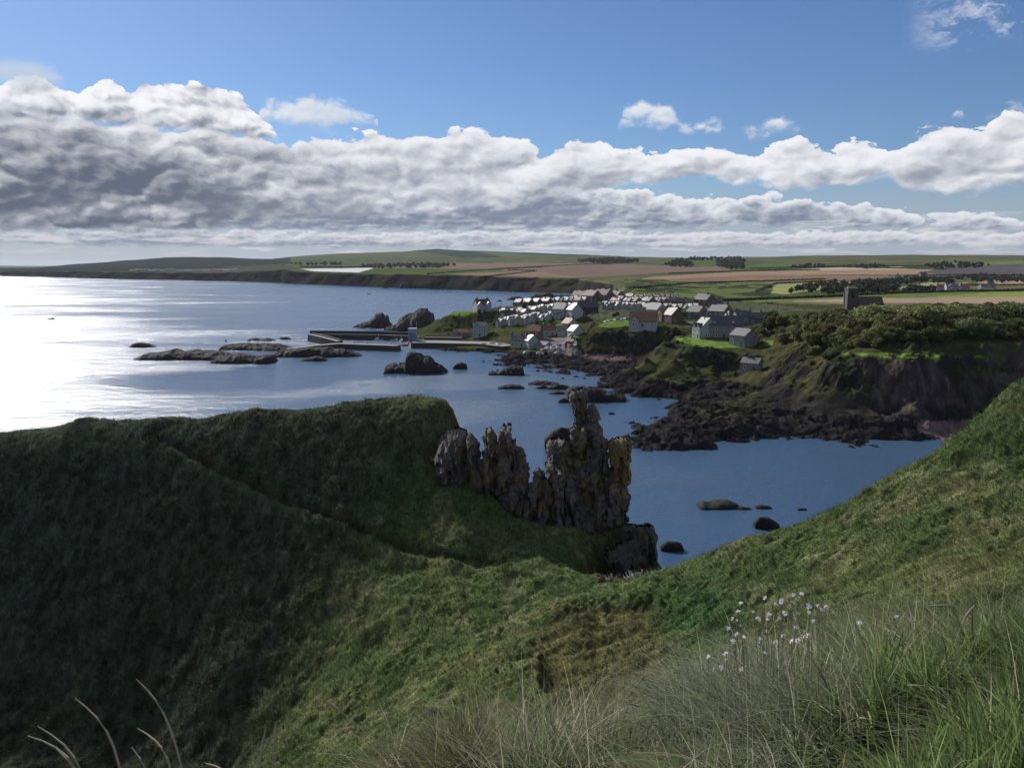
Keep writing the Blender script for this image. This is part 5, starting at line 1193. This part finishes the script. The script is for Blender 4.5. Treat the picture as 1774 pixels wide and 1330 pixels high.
while n < 215:
    px = tr.uniform(1345, 1850); D = tr.uniform(264, 392) if n > 60 else tr.uniform(264, 300)
    lo = np.interp(px, [1345, 1380, 1440, 1480, 1560, 1850], [345, 305, 276, 267, 265, 265])
    hi = np.interp(px, [1345, 1400, 1500, 1850], [388, 392, 384, 384])
    if not lo < D < hi: continue
    x = xd(px, D)
    if any((x - a) ** 2 + (D - b) ** 2 < 3.3 ** 2 for a, b in spots): continue
    spots.append((x, D)); edge = min(1, (D - lo) / 22 + .6); s = tr.uniform(1.05, 1.6) * edge * np.interp(px, [1345, 1420, 1520], [.75, .8, 1.0]) * np.interp(D, [265, 300, 330, 390], [1.0, 1.2, .9, .48])
    i = tr.choice([0, 1, 2, 1, 3, 5, 6, 7, 4] if px > 1500 else [1, 2, 3, 5, 7, 3]); n += 1
    put_tree(i, x, D, s, f'{TW[i]} tree {"at the cliff edge" if edge < .95 else "high" if D > 340 else "half-way up"} in the {"sloping left tip" if px < 1430 else "stretch below the church" if px < 1560 else "middle" if px < 1680 else "right end"} of the wood', 'trees of the wood', sq=.85)
for k in range(52):
    px = 1440 + k * 8 + tr.uniform(-4, 4); D = tr.uniform(263.5, 271) + (4 if px < 1480 else 0); i = tr.choice([0, 1, 2, 3, 5, 6, 7]); s = tr.uniform(.62, .92)
    put_tree(i, xd(px, D), D, s, f'{TW[i]} scrubby tree of the front row, {"left part, behind the bright grass strip" if px < 1640 else "right part, on the dark cliff edge"}', 'front row of scrub along the cliff edge', sq=.8)
for px, D, s, i, lab in [(1156, 492, 1.1, 3, 'brownish round tree behind the bungalow gardens'), (1163, 484, .8, 1, 'olive tree in front of the brownish round one'), (1178, 476, .8, 4, 'pale green bushy tree by the lane wall'), (1188, 478, .6, 7, 'small olive tree at the end of the lane wall'),
   (1277, 448, 1.15, 3, 'tall brown-leaved tree standing against the bare field'), (1286, 446, .8, 5, 'smaller brown tree leaning on the tall one by the field'), (1325, 392, .8, 0, 'dark tree left of the wood'), (1338, 386, 1.0, 3, 'rounded brown tree at the left tip of the wood'), (1350, 380, .9, 1, 'olive tree above the small green lawn'),
   (1318, 366, .55, 6, 'dark bush-like tree right of the grey annex'), (1200, 402, .5, 1, 'low olive tree in the shrubbery below the mansion'), (1192, 404, .45, 3, 'low brown tree in the shrubbery below the mansion'), (1184, 406, .4, 6, 'low dark tree in the shrubbery below the mansion'), (1322, 425, .8, 6, 'dark tree between the long stone house and the wood'), (1335, 420, .9, 0, 'broad dark tree just left of the wood')]:
    put_tree(i, xd(px, D), D, s, lab, 'garden trees of the village')
for k in range(75):
    px = tr.uniform(858, 985); D = np.interp(tr.random(), [0, 1], [505, 545]) if px > 915 else tr.uniform(545, 572)
    if k % 3 == 0: px = tr.uniform(775, 900); D = tr.uniform(560, 592) if px < 870 else tr.uniform(545, 570)
    put_tree(tr.choice([0, 6, 7, 1]), xd(px, D), D, tr.uniform(.28, .55), 'low dark bush on the seaward cliff slope near the tall quay house' if px < 870 else 'low dark bush on the garden slope below the front terrace' if px > 915 else 'low dark bush around the white twin-gabled house', 'bushes on the village slope')
for k in range(44):
    px = tr.uniform(868, 1185); D = tr.uniform(548, 640) if px < 1040 else tr.uniform(505, 600)
    put_tree(tr.choice([0, 6, 7, 1]), xd(px, D), D, tr.uniform(.3, .6), 'low garden bush between the terraces, left half of the village' if px < 1040 else 'low garden bush between the houses, right half of the village', 'garden bushes between the houses')
# far woods: masses too far to count
def wood(name, poly, n, size, mi, label, hgt):
    rng = np.random.default_rng(len(label) + n); P = []; xs = [p[0] for p in poly]; ys = [p[1] for p in poly]
    while len(P) < n:
        a = rng.uniform(min(xs), max(xs)); b = rng.uniform(min(ys), max(ys))
        if inpoly(poly, np.array([a]), np.array([b]))[0]:
            q = hit(a, b, far_obj); P.append(q)
    Vs, Fs, k = [], [], 0
    for q in P:
        h = hgt * rng.uniform(.6, 1.2); c = crown_pts(rng, 90, h, h * .42, 7) + q - np.array((0, 0, h * .15)); V, F = leaf_quads(c, size, rng); Vs.append(V); Fs.append(F + k); k += len(V)
    tag(mesh_np(name, np.vstack(Vs), np.vstack(Fs), ML[4]), label, 'wood', kind='stuff')
for a in [('wood', [(1370, 508), (1400, 498), (1450, 492), (1500, 490), (1540, 491), (1560, 500), (1540, 509), (1440, 511)], 170, .9, 0, 'dark wood filling the hollow behind the church', 9),
          ('wood', [(1530, 494), (1560, 484), (1650, 486), (1655, 492), (1600, 490), (1545, 497)], 90, .9, 0, 'dark trees around the three white farmhouses', 9), ('wood', [(1560, 506), (1575, 500), (1620, 500), (1625, 504), (1570, 508)], 40, .8, 6 % 4, 'low scrub beside the red-roofed farm', 6),
          ('wood', [(1000, 452), (1050, 450), (1105, 453), (1108, 456), (1060, 458), (1005, 455)], 110, 2.0, 0, 'dark pine belt on the far brown ridge', 17), ('wood', [(1150, 458), (1175, 452), (1205, 458), (1200, 463), (1160, 463)], 60, 1.6, 0, 'rounded dark copse right of the pine belt', 13),
          ('wood', [(1240, 456), (1270, 448), (1290, 452), (1288, 466), (1265, 468), (1245, 464)], 90, 1.6, 0, 'dark spinney running down the far green slope', 13), ('wood', [(1180, 449), (1240, 446), (1288, 447), (1285, 450), (1190, 452)], 60, 1.8, 0, 'thin tree line on the skyline', 12),
          ('wood', [(1470, 463), (1520, 459), (1540, 463), (1500, 466)], 40, 1.2, 0, 'little copse on the pale field edge', 8), ('wood', [(1600, 462), (1650, 455), (1720, 458), (1700, 464), (1620, 466)], 90, 1.4, 0, 'scattered trees below the skyline on the right', 9),
          ('wood', [(1640, 482), (1700, 478), (1800, 480), (1860, 482), (1850, 490), (1700, 490)], 120, 1.1, 0, 'dark hedgerow trees across the right-hand fields', 8), ('wood', [(620, 462), (700, 458), (790, 460), (760, 464), (640, 465)], 110, 2.4, 0, 'dark wood edge behind the pale stubble field', 14),
          ('wood', [(1560, 506), (1600, 500), (1640, 500), (1600, 506)], 1, .8, 0, 'tiny scrub patch by the farm drive', 4),
          ('wood', [(1370, 462), (1420, 459), (1430, 462), (1380, 465)], 30, 1.2, 0, 'short row of trees on the green far field', 8), ('wood', [(500, 458), (560, 456), (610, 458), (560, 461)], 50, 2.6, 0, 'faint wood on the distant coast hills', 14)]: wood(*a)
HL = ['long dark hedge under the big brown field behind the village', 'short hedge crossing the brown field above the far cliffs', 'hedge along the lower edge of the far upper brown field', 'dark hedge below the green slope at the right skyline', 'curved hedge round the yellow field left of the far wood', 'long wall-like hedge above the bare field by the church', 'hedge between green and brown fields above the far cliffs', 'hedge along the top of the reddish far field', 'hedge below the dark ploughed field on the right', 'thin hedge above the pale stubble field', 'hedge above the white stubble field on the far coast', 'hedge slanting up beside the three white farmhouses', 'short hedge by the low whitish cottage']
# hedges between far fields
def hedge(pts, h=2.2, label='thin dark hedge line between two far fields', src=None):
    rng = np.random.default_rng(int(pts[0][0])); Vs, Fs, k = [], [], 0
    P = []
    for (a, b), (c, d) in zip(pts, pts[1:]):
        m = max(3, int(abs(c - a) / .9))
        for t in np.linspace(0, 1, m, endpoint=False): P.append(hit(a + (c - a) * t, b + (d - b) * t, far_obj))
    c = []
    for q in P:
        s = max(1.0, q[1] / 1400); c.append(rng.normal(size=(10, 3)) * np.array((.9, .7, .35)) * s + q + np.array((0, 0, h * s * .45)))
    V, F = leaf_quads(np.vstack(c), .8 * max(1, P[0][1] / 1400), rng)
    tag(mesh_np('hedge', V, F, ML[4]), label, 'hedge', 'hedges dividing the far fields')
for pts in [[(1090, 500), (1200, 491), (1330, 487.5), (1430, 484)], [(830, 481), (930, 470), (880, 468)], [(860, 466.5), (1000, 459), (1060, 458)], [(1290, 470), (1450, 463), (1640, 467)], [(1310, 506), (1345, 492), (1445, 487)],
            [(1250, 521.5), (1420, 515.5), (1560, 508), (1774, 503.5)], [(740, 475), (860, 467), (940, 463.5)], [(1160, 474), (1300, 470), (1420, 468)], [(1560, 479), (1650, 476.5), (1774, 477)], [(1300, 466), (1480, 460.5), (1600, 462)],
            [(520, 463), (640, 463.5), (760, 457)], [(1500, 492), (1600, 482), (1700, 478)], [(1680, 495), (1774, 494)]]:
    hedge(pts, label=HL.pop(0))
# mast, posts
def pole(px, row_b, row_t, label, name, src, w=.12, arm=False):
    q = hit(px, row_b, src); t = at(px, row_t, q[1]); bm = bmesh.new(); bmesh.ops.create_cone(bm, segments=6, radius1=w, radius2=w * .6, depth=t[2] - q[2] + .5, cap_ends=True, matrix=Matrix.Translation((0, 0, (t[2] - q[2]) / 2)))
    if arm: bm_box(bm, -.9, .9, -.08, .08, t[2] - q[2] - .8, t[2] - q[2] - .65)
    o = bm_obj(name, bm, M_BARK); o.location = tuple(q); tag(o, label, 'mast' if 'mast' in name else 'pole')
pole(775, 432.5, 424.5, 'thin radio mast on the far dark hill', 'radio_mast', far_obj, 1.2)
pole(1347, 545, 526, 'wooden utility pole with crossarm in front of the bare field', 'utility_pole', mid_obj, .16, True)
pole(1332, 519, 509, 'wooden utility pole left of the church by the green strip', 'utility_pole', far_obj, .2, True)
# distant town glints (low roofs of a holiday park far round the bay)
gl = random.Random(2)
for i in range(26):
    px = 225 + i * 7.3 + gl.uniform(-2, 2); q = hit(px, 468.5 + gl.uniform(-1.2, .8), far_obj); bm = bmesh.new(); w = gl.uniform(6, 15); prism(bm, -w, w, -3, 3, 2.6, 4.4, -1)
    o = bm_obj('caravan', bm, MT['white']); o.location = tuple(q); tag(o, 'white caravan in the long glinting line far round the bay', 'caravan', 'caravans far round the bay')

# ================================================================== grass
def blades(P, L, Wd, az, lean, col, segs=3, name='grass', mat=None, curl=.8):
    """ribbons: base points, length, width, bend direction, how far they bend"""
    n = len(P); t = np.linspace(0, 1, segs + 1)
    dx, dy = np.cos(az), np.sin(az); fx = RNG.uniform(0, math.pi, n); sx, sy = np.cos(fx), np.sin(fx)
    V = np.empty((n, (segs + 1) * 2, 3), np.float32)
    for i, tt in enumerate(t):
        out = L * lean * (tt ** 1.7); up = L * (tt - lean * curl * .55 * tt ** 2.4)
        c = P + np.stack([dx * out, dy * out, up], -1); hw = Wd * .5 * (1 - tt ** 1.6 * .93)
        o = np.stack([sx * hw, sy * hw, hw * 0], -1); V[:, 2 * i] = c - o; V[:, 2 * i + 1] = c + o
    base = (np.arange(n) * (segs + 1) * 2)[:, None]
    F = np.concatenate([base + np.array((2 * i, 2 * i + 1, 2 * i + 3, 2 * i + 2)) for i in range(segs)], 1).reshape(-1, 4)
    C = np.repeat(col, (segs + 1) * 2, 0)
    return mesh_np(name, V.reshape(-1, 3), F, mat, C)
def grass_mat(name, tr=.42):
    m, g, b = new_mat(name); a = g.n('ShaderNodeAttribute', attribute_name='Col'); g.put(b.inputs['Base Color'], a.outputs['Color'])
    b.inputs['Roughness'].default_value = .75; b.inputs['Specular IOR Level'].default_value = .1
    t = g.n('ShaderNodeBsdfTranslucent'); g.put(t.inputs[0], a.outputs['Color']); mx = g.n('ShaderNodeMixShader'); mx.inputs[0].default_value = tr
    out = m.node_tree.nodes['Material Output']; g.nt.links.new(b.outputs[0], mx.inputs[1]); g.nt.links.new(t.outputs[0], mx.inputs[2]); g.nt.links.new(mx.outputs[0], out.inputs[0])
    return m
M_GRASS = grass_mat('grass_blades'); M_RANK = grass_mat('rank_grass_blades', .55)
def slope_grass(n):
    px, row = fwd_px(NX, NY, NZ)
    a = (px[1:-1, 1:-1] > -120) & (px[1:-1, 1:-1] < 1900) & (NY[1:-1, 1:-1] > 9) & (NZ[1:-1, 1:-1] > 1)
    dr = row[:-2, 1:-1] - row[2:, 1:-1]                     # rows covered; negative = faces away
    w = np.where(a & (row[1:-1, 1:-1] < 1420), np.clip(dr, .02 * (NY[1:-1, 1:-1] < 26), 6), 0) + .0
    w = w * (NY[1:-1, 1:-1] > 9)
    nz = gradmag(NX, NY, NZ)[1:-1, 1:-1]; w = w * sstep(.30, .5, nz)
    w = (w / w.sum()).ravel(); k = RNG.choice(len(w), n, p=w); nr, nc = dr.shape
    i = k // nc + 1; j = k % nc + 1
    fi = RNG.uniform(-.5, .5, n); fj = RNG.uniform(-.5, .5, n)
    def q(A):
        return A[i, j] + fi * (A[i + 1, j] - A[i - 1, j]) / 2 + fj * (A[i, j + 1] - A[i, j - 1]) / 2
    P = np.stack([q(NX), q(NY), q(NZ) - .04], -1)
    C = near_colour(P[:, 0], P[:, 1], P[:, 2], np.full(n, .9))
    y = P[:, 1]; tus = vn(P[:, 0] / .8, P[:, 1] / .8, 301)
    C = C * (RNG.uniform(.75, 1.35, n)[:, None]) * (.55 + .9 * tus)[:, None]
    dry = RNG.random(n) < (.07 + .2 * np.clip(fbm(P[:, 0] / 5, P[:, 1] / 5, 307, 3), 0, 1)); C[dry] = C[dry] * .4 + np.array((.25, .22, .14)) * .6
    L = RNG.uniform(.22, .55, n) * (.7 + .7 * tus) * np.interp(y, [10, 60, 110], [.75, 1.0, 1.1])
    Wd = np.maximum(.010, y * .00085) * RNG.uniform(.7, 1.3, n)
    az = rad(205) + fbm(P[:, 0] / 2.2, P[:, 1] / 2.2, 311, 3) * 2.6 + RNG.normal(0, .35, n)
    o = blades(P, L, Wd, az, RNG.uniform(.55, 1.0, n), np.clip(C, .005, 1), 2, 'grass', M_GRASS)
    tag(o, 'wind-combed tussocky grass covering the near hillside and headland', 'grass', kind='stuff')
slope_grass(330000)
def bank_pts(n, lo, hi, p0, p1, edge=None):
    px = RNG.uniform(p0, p1, n); D = lo + (hi - lo) * RNG.random(n) ** .8
    x = (px - 887) / FPX * D / math.cos(TH); return np.stack([x, D, near_height(x, D) - .01], -1), px
def bank():
    # mixed sward on the bank at our feet
    Ps, Ls, Ws, As, Le, Cs = [], [], [], [], [], []
    def add(n, lo, hi, p0, p1, l0, l1, w0, w1, cols, mask=None, lean=(.5, 1.7), clump=.9):
        P, px = bank_pts(n, lo, hi, p0, p1)
        k = np.ones(n, bool)
        if mask is not None: k &= mask(px, P[:, 1])
        cl = vn(P[:, 0] / .18, P[:, 1] / .18, 401) * .5 + vn(P[:, 0] / .55, P[:, 1] / .55, 402) * .5; cl = np.clip((cl - .5) * 1.7 + .5, 0, 1)
        k &= RNG.random(n) < np.clip(cl * 1.6 - .1, .1, 1) ** (1 + clump)
        P = P[k]; m = len(P); cl = cl[k]
        Ps.append(P); Ls.append(RNG.uniform(l0, l1, m) * (.42 + .95 * cl)); Ws.append(RNG.uniform(w0, w1, m) * 1.7); As.append(rad(195) + fbm(P[:, 0] / .45, P[:, 1] / .45, 411, 3) * 5.0 + RNG.normal(0, .9, m))
        Le.append(RNG.uniform(*lean, m)); c = np.array(cols)[RNG.integers(0, len(cols), m)] * RNG.uniform(.55, 1.5, m)[:, None] * (.55 + .9 * cl)[:, None]; Cs.append(c)
    G = [(.13, .17, .075), (.16, .19, .09), (.11, .155, .06), (.20, .205, .12), (.09, .13, .06)]
    S = [(.34, .31, .22), (.28, .25, .17), (.42, .39, .29)]
    B = [(.12, .155, .065), (.14, .17, .075), (.10, .13, .065), (.18, .195, .095)]
    add(27000, 1.5, 4.6, 640, 1950, .12, .32, .0026, .0052, G)
    add(11000, 1.5, 4.6, 640, 1950, .15, .36, .0016, .003, S, lean=(.4, 1.7))
    add(8000, 2.0, 4.6, 1450, 1950, .16, .36, .003, .0065, B, lean=(.3, 1.3))
    add(6000, 1.6, 3.4, 1550, 1950, .22, .42, .005, .008, [(.14, .19, .06), (.11, .155, .055)], lean=(.1, .7))
    add(3200, 1.8, 4.4, 640, 1950, .30, .52, .0016, .0028, S + G[:2], lean=(.05, .8))
    # straw tussock on the bank edge at the lower left
    add(9000, 2.2, 3.3, 610, 830, .22, .38, .002, .004, [(.22, .21, .10), (.16, .17, .06), (.10, .095, .055), (.26, .24, .16)], lean=(.4, 1.0))
    add(5500, 2.4, 4.2, 1180, 1430, .16, .34, .0026, .0042, [(.22, .24, .18), (.16, .19, .13), (.27, .26, .20)], lean=(.4, 1.5))
    # the rest of the cliff top round about, out of the picture
    n = 60000; x = RNG.uniform(-6, 9, n); y = RNG.uniform(-3, 7.5, n); u = x / np.maximum(y, .1) * FPX + 887
    k = ~((u > 600) & (u < 1960) & (y > 1.45)) & (np.hypot(x, y) > 1.3); k |= (y > 4.5) & (u > 500)
    k &= ~((u < 640) & (u > -250) & (y > .8)); x, y = x[k], y[k]; m = len(x)
    Ps.append(np.stack([x, y, near_height(x, y) - .01], -1)); Ls.append(RNG.uniform(.12, .32, m)); Ws.append(RNG.uniform(.004, .009, m)); As.append(rad(195) + RNG.normal(0, 1.2, m)); Le.append(RNG.uniform(.3, 1.2, m))
    Cs.append(np.array(G)[RNG.integers(0, len(G), m)] * RNG.uniform(.6, 1.4, m)[:, None])
    P = np.vstack(Ps); o = blades(P, np.concatenate(Ls), np.concatenate(Ws), np.concatenate(As), np.concatenate(Le), np.clip(np.vstack(Cs), .01, 1), 4, 'bank_grass', M_RANK)
    tag(o, 'tall rank grass on the bank edge at our feet', 'grass', kind='stuff')
bank()
# tall bleached stems
M_STRAW = simple_mat('bleached_straw', (.34, .30, .20), .7, .2, 20.0)
M_SEED = simple_mat('pale_brown_seed', (.32, .26, .17), .8, .3, 60.0)
def tube(bm, pts, rs, seg=6):
    prev = None
    for i, p in enumerate(pts):
        a = Vector(pts[max(0, i - 1)]); b = Vector(pts[min(len(pts) - 1, i + 1)]); t = (b - a).normalized(); u = t.orthogonal().normalized(); v = t.cross(u)
        ring = [bm.verts.new(Vector(p) + (u * math.cos(k * 2 * math.pi / seg) + v * math.sin(k * 2 * math.pi / seg)) * rs[i]) for k in range(seg)]
        if prev:
            for k in range(seg): bm.faces.new((prev[k], prev[(k + 1) % seg], ring[(k + 1) % seg], ring[k]))
        prev = ring
    bm.faces.new(prev)
def stem(path, D, label, head=.3, r=.0012, group='tall bleached grass stems', hm=None):
    """path = photo points from the root upwards"""
    pts = [at(p, q, D + i * .03) for i, (p, q) in enumerate(path)]
    g0 = near_height(np.array([pts[0][0]]), np.array([pts[0][1]]))[0]
    if pts[0][2] > g0: pts = [np.array((pts[0][0] + .03, pts[0][1], g0 - .01))] + pts
    # smooth
    n = 22; s = np.concatenate([[0], np.cumsum([np.linalg.norm(b - a) for a, b in zip(pts, pts[1:])])]); A = np.array(pts); tt = np.linspace(0, s[-1], n)
    Q = np.stack([np.interp(tt, s, A[:, k]) for k in range(3)], -1)
    for _ in range(3): Q[1:-1] = (Q[:-2] + 2 * Q[1:-1] + Q[2:]) / 4
    root = empty('grass_stem', tuple(Q[0])); Q = Q - Q[0]
    kk = int(n * (1 - head)); bm = bmesh.new(); tube(bm, [tuple(q) for q in Q[:kk + 1]], [r] * (kk + 1)); bm_obj('stalk', bm, M_STRAW, root)
    bm = bmesh.new(); H_ = Q[kk:]; m = len(H_); tube(bm, [tuple(q) for q in H_], [r * (1 + 2.2 * math.sin(math.pi * min(1, i / (m - 1) * .9 + .1)) ** .7) for i in range(m)])
    rs = random.Random(int(path[0][0]))
    for i in range(m * 3):
        p = Vector(H_[min(m - 1, i // 3)]); d = Vector((rs.uniform(-1, 1), rs.uniform(-1, 1), rs.uniform(.2, 1))) * .006; e = p + d; q = d.orthogonal().normalized() * .0012
        bm.faces.new([bm.verts.new(p - q), bm.verts.new(p + q), bm.verts.new(e)])
    bm_obj('seed_head', bm, hm or M_SEED, root); return tag(root, label, 'grass stem', group)
stem([(320, 1345), (300, 1270), (288, 1240), (268, 1200), (236, 1176)], 2.4, 'tallest bleached grass stem bending left over the dark gully', .38)
stem([(300, 1345), (290, 1300), (280, 1290), (262, 1272), (238, 1261)], 2.5, 'thin grass stem with short head left of the tallest', .3)
stem([(212, 1345), (200, 1290), (186, 1255), (160, 1230), (130, 1209)], 2.3, 'drooping bleached grass stem second tallest on the left', .45)
stem([(150, 1345), (135, 1310), (110, 1280), (66, 1258)], 2.2, 'low arching grass stem, upper of the three leftmost', .5)
stem([(148, 1345), (130, 1315), (95, 1285), (48, 1274)], 2.2, 'low arching grass stem, middle of the three leftmost', .5)
stem([(145, 1345), (125, 1315), (95, 1294)], 2.1, 'low arching grass stem, lowest of the three leftmost', .5)
stem([(262, 1345), (250, 1310), (229, 1295)], 2.1, 'short curved grass stem at the bottom between the tall ones', .5)
stem([(448, 1345), (452, 1290), (461, 1259)], 2.4, 'upright thin grass stem, left one of the pair', .3)
stem([(472, 1345), (474, 1290), (478, 1251)], 2.4, 'upright thin grass stem, right one of the pair', .3)
stem([(410, 1345), (385, 1324), (355, 1321)], 2.1, 'flat-bent pale grass stem at the bottom edge', .5)
stem([(660, 1290), (620, 1258), (592, 1232), (567, 1213)], 2.8, 'straight bleached stem slanting left from the straw tussock', .1)
stem([(950, 1290), (955, 1245), (968, 1210)], 2.9, 'pale straw stem leaning right in the middle of the bank', .2)
stem([(1050, 1240), (1060, 1222), (1088, 1216), (1110, 1224)], 3.0, 'arched pale stem above the middle bank grass', .2)
stem([(1445, 1260), (1444, 1200), (1452, 1180), (1458, 1172)], 2.9, 'upright pale seed spike right of the grey tussock', .3)
stem([(1476, 1310), (1472, 1260), (1476, 1220)], 2.6, 'straight pale seed spike low on the bank', .3)
stem([(1690, 1210), (1640, 1192), (1600, 1186), (1572, 1187)], 2.6, 'long pale stem bent flat towards the left on the right bank', .1)
stem([(1620, 1280), (1560, 1262), (1500, 1243), (1487, 1243)], 2.4, 'pale stem lying over the grass low on the right', .1)
stem([(1640, 1170), (1655, 1110), (1670, 1070), (1688, 1048)], 3.2, 'tall straw stem curving right on the skyline of the right bank', .2)
stem([(1745, 1160), (1715, 1062), (1650, 1046), (1604, 1050)], 3.2, 'long arched straw stem reaching left above the right bank', .2)
stem([(1530, 1190), (1520, 1130), (1516, 1100), (1518, 1070)], 3.3, 'thin upright stem between flowers and right bank', .2)
# white bladder-like flowers
M_PETAL = leaf_mat('white_petal', (.82, .78, .84), .05, .55); M_CALYX = simple_mat('pinkish_calyx', (.30, .24, .20), .7, .2, 40.0); M_STALK = simple_mat('flower_stalk', (.22, .21, .11), .7, .2, 20.0)
FL = [(1388, 1028), (1374, 1030), (1372, 1042), (1325, 1035), (1283, 1044), (1278, 1058), (1355, 1037), (1344, 1046), (1353, 1041), (1305, 1059), (1331, 1064), (1330, 1072), (1314, 1071), (1269, 1071), (1277, 1074), (1283, 1083), (1262, 1087), (1276, 1098), (1288, 1103), (1269, 1111),
      (1349, 1070), (1360, 1062), (1383, 1062), (1402, 1049), (1401, 1060), (1416, 1048), (1420, 1052), (1430, 1050), (1424, 1056), (1444, 1060), (1408, 1075), (1328, 1093), (1317, 1106), (1316, 1113), (1342, 1112), (1356, 1100), (1378, 1086), (1393, 1102), (1381, 1108), (1370, 1110),
      (1227, 1137), (1257, 1131), (1258, 1142), (1250, 1155), (1238, 1161), (1272, 1160), (1283, 1158), (1324, 1130), (1301, 1167), (1400, 1100), (1553, 1067), (1488, 1079)]
fr = random.Random(4)
def make_flower(px, row, D):
    top = at(px, row, D); bx = px + (1335 - px) * .25 + fr.uniform(-20, 20); b = at(bx, row + 150, D - .15); gz = near_height(np.array([b[0]]), np.array([b[1]]))[0]; b[2] = min(b[2], gz)
    root = empty('white_flower', tuple(b)); mid = (b + top) / 2 + np.array((fr.uniform(-.02, .02), 0, .01)); bm = bmesh.new()
    P = [b * (1 - t) ** 2 + mid * 2 * t * (1 - t) + top * t * t - b for t in np.linspace(0, 1, 8)]; tube(bm, [tuple(p) for p in P], [.0014] * 8, 5); bm_obj('stalk', bm, M_STALK, root)
    T = Vector(top - b); face = Vector((fr.uniform(-.9, .9), -1, fr.uniform(-.3, .7))).normalized(); u = face.orthogonal().normalized(); v = face.cross(u); u, v = (u * math.cos(fr.random() * 6) + v * math.sin(fr.random() * 6)), v; v = face.cross(u)
    bm = bmesh.new(); bmesh.ops.create_icosphere(bm, subdivisions=2, radius=.0048, matrix=Matrix.Translation(T - face * .004) @ Matrix.Diagonal((1, 1.0, 1, 1))); bm_obj('calyx', bm, M_CALYX, root, True)
    bm = bmesh.new()
    for k in range(5):
        for sgn in (-1, 1):
            a = k * 2 * math.pi / 5 + sgn * .26; d = u * math.cos(a) + v * math.sin(a); p = face.cross(d)
            R = .0092 * fr.uniform(.6, 1.25); q = [T + face * .002, T + d * R * .55 + p * R * .26 + face * .004, T + d * R + p * R * .12 + face * .001, T + d * R * .98 - p * R * .16 + face * .001, T + d * R * .5 - p * R * .24 + face * .004]
            lo = [bm.verts.new(x) for x in q]; bm.faces.new(lo)
    bm_obj('petals', bm, M_PETAL, root)
    return root
for i, (px, row) in enumerate(FL):
    o = make_flower(px, row, 3.15 + fr.uniform(-.15, .25))
    lab = {50: 'single white flower standing apart on the right of the cluster', 51: 'yellowish white flower between the cluster and the lone one', 40: 'white flower head at the far left edge of the cluster', 0: 'topmost white flower of the whole cluster'}.get(i, 'small white five-petalled flower in the loose cluster above the bank')
    tag(o, lab, 'flower', 'white flowers above the bank')
# unseen cloud added to shade the near ground, high up towards the sun
def shade_cloud():
    c = Vector((-5, 46, 24)) + SUN_DIR * (620 / SUN_DIR.z); bm = bmesh.new(); bmesh.ops.create_icosphere(bm, subdivisions=6, radius=1.0)
    V = np.array([v.co[:] for v in bm.verts]); f = fbm(V[:, 0] * 2.2 + 9, V[:, 1] * 2.2 + V[:, 2] * 2, 501, 5); f2 = ridg(V[:, 0] * 5 + 3, V[:, 1] * 5 + V[:, 2] * 3, 505, 4)
    R = 1 + f * .55 + (f2 - .6) * .25; V = V * R[:, None] * np.array((112, 74, 22)); V[:, 2] = np.maximum(V[:, 2], -12 + f * 6)
    for v, p in zip(bm.verts, V): v.co = p
    m, g, b = new_mat('shade_cloud_vapour'); b.inputs['Base Color'].default_value = (.85, .86, .9, 1); b.inputs['Roughness'].default_value = 1
    t = g.n('ShaderNodeBsdfTransparent'); mx = g.n('ShaderNodeMixShader'); mx.inputs[0].default_value = SHADE_CLOUD_T
    out = m.node_tree.nodes['Material Output']; g.nt.links.new(b.outputs[0], mx.inputs[1]); g.nt.links.new(t.outputs[0], mx.inputs[2]); g.nt.links.new(mx.outputs[0], out.inputs[0])
    o = bm_obj('added_shade_cloud', bm, m, None, True); o.location = c; tag(o, kind='structure')
SHADE_CLOUD_T = .88
shade_cloud()

def haze():
    m = bpy.data.materials.new('haze'); m.use_nodes = True; nt = m.node_tree; nt.nodes.remove(nt.nodes['Principled BSDF'])
    v = nt.nodes.new('ShaderNodeVolumePrincipled'); v.inputs['Color'].default_value = (.80, .88, 1.0, 1); v.inputs['Density'].default_value = 1.8e-5; v.inputs['Anisotropy'].default_value = .2
    nt.links.new(v.outputs[0], nt.nodes['Material Output'].inputs['Volume'])
    bm = bmesh.new(); bm_box(bm, -25600, 25600, -1500, 25600, -90, 150); o = bm_obj('haze', bm, m); tag(o, kind='stuff')
haze()
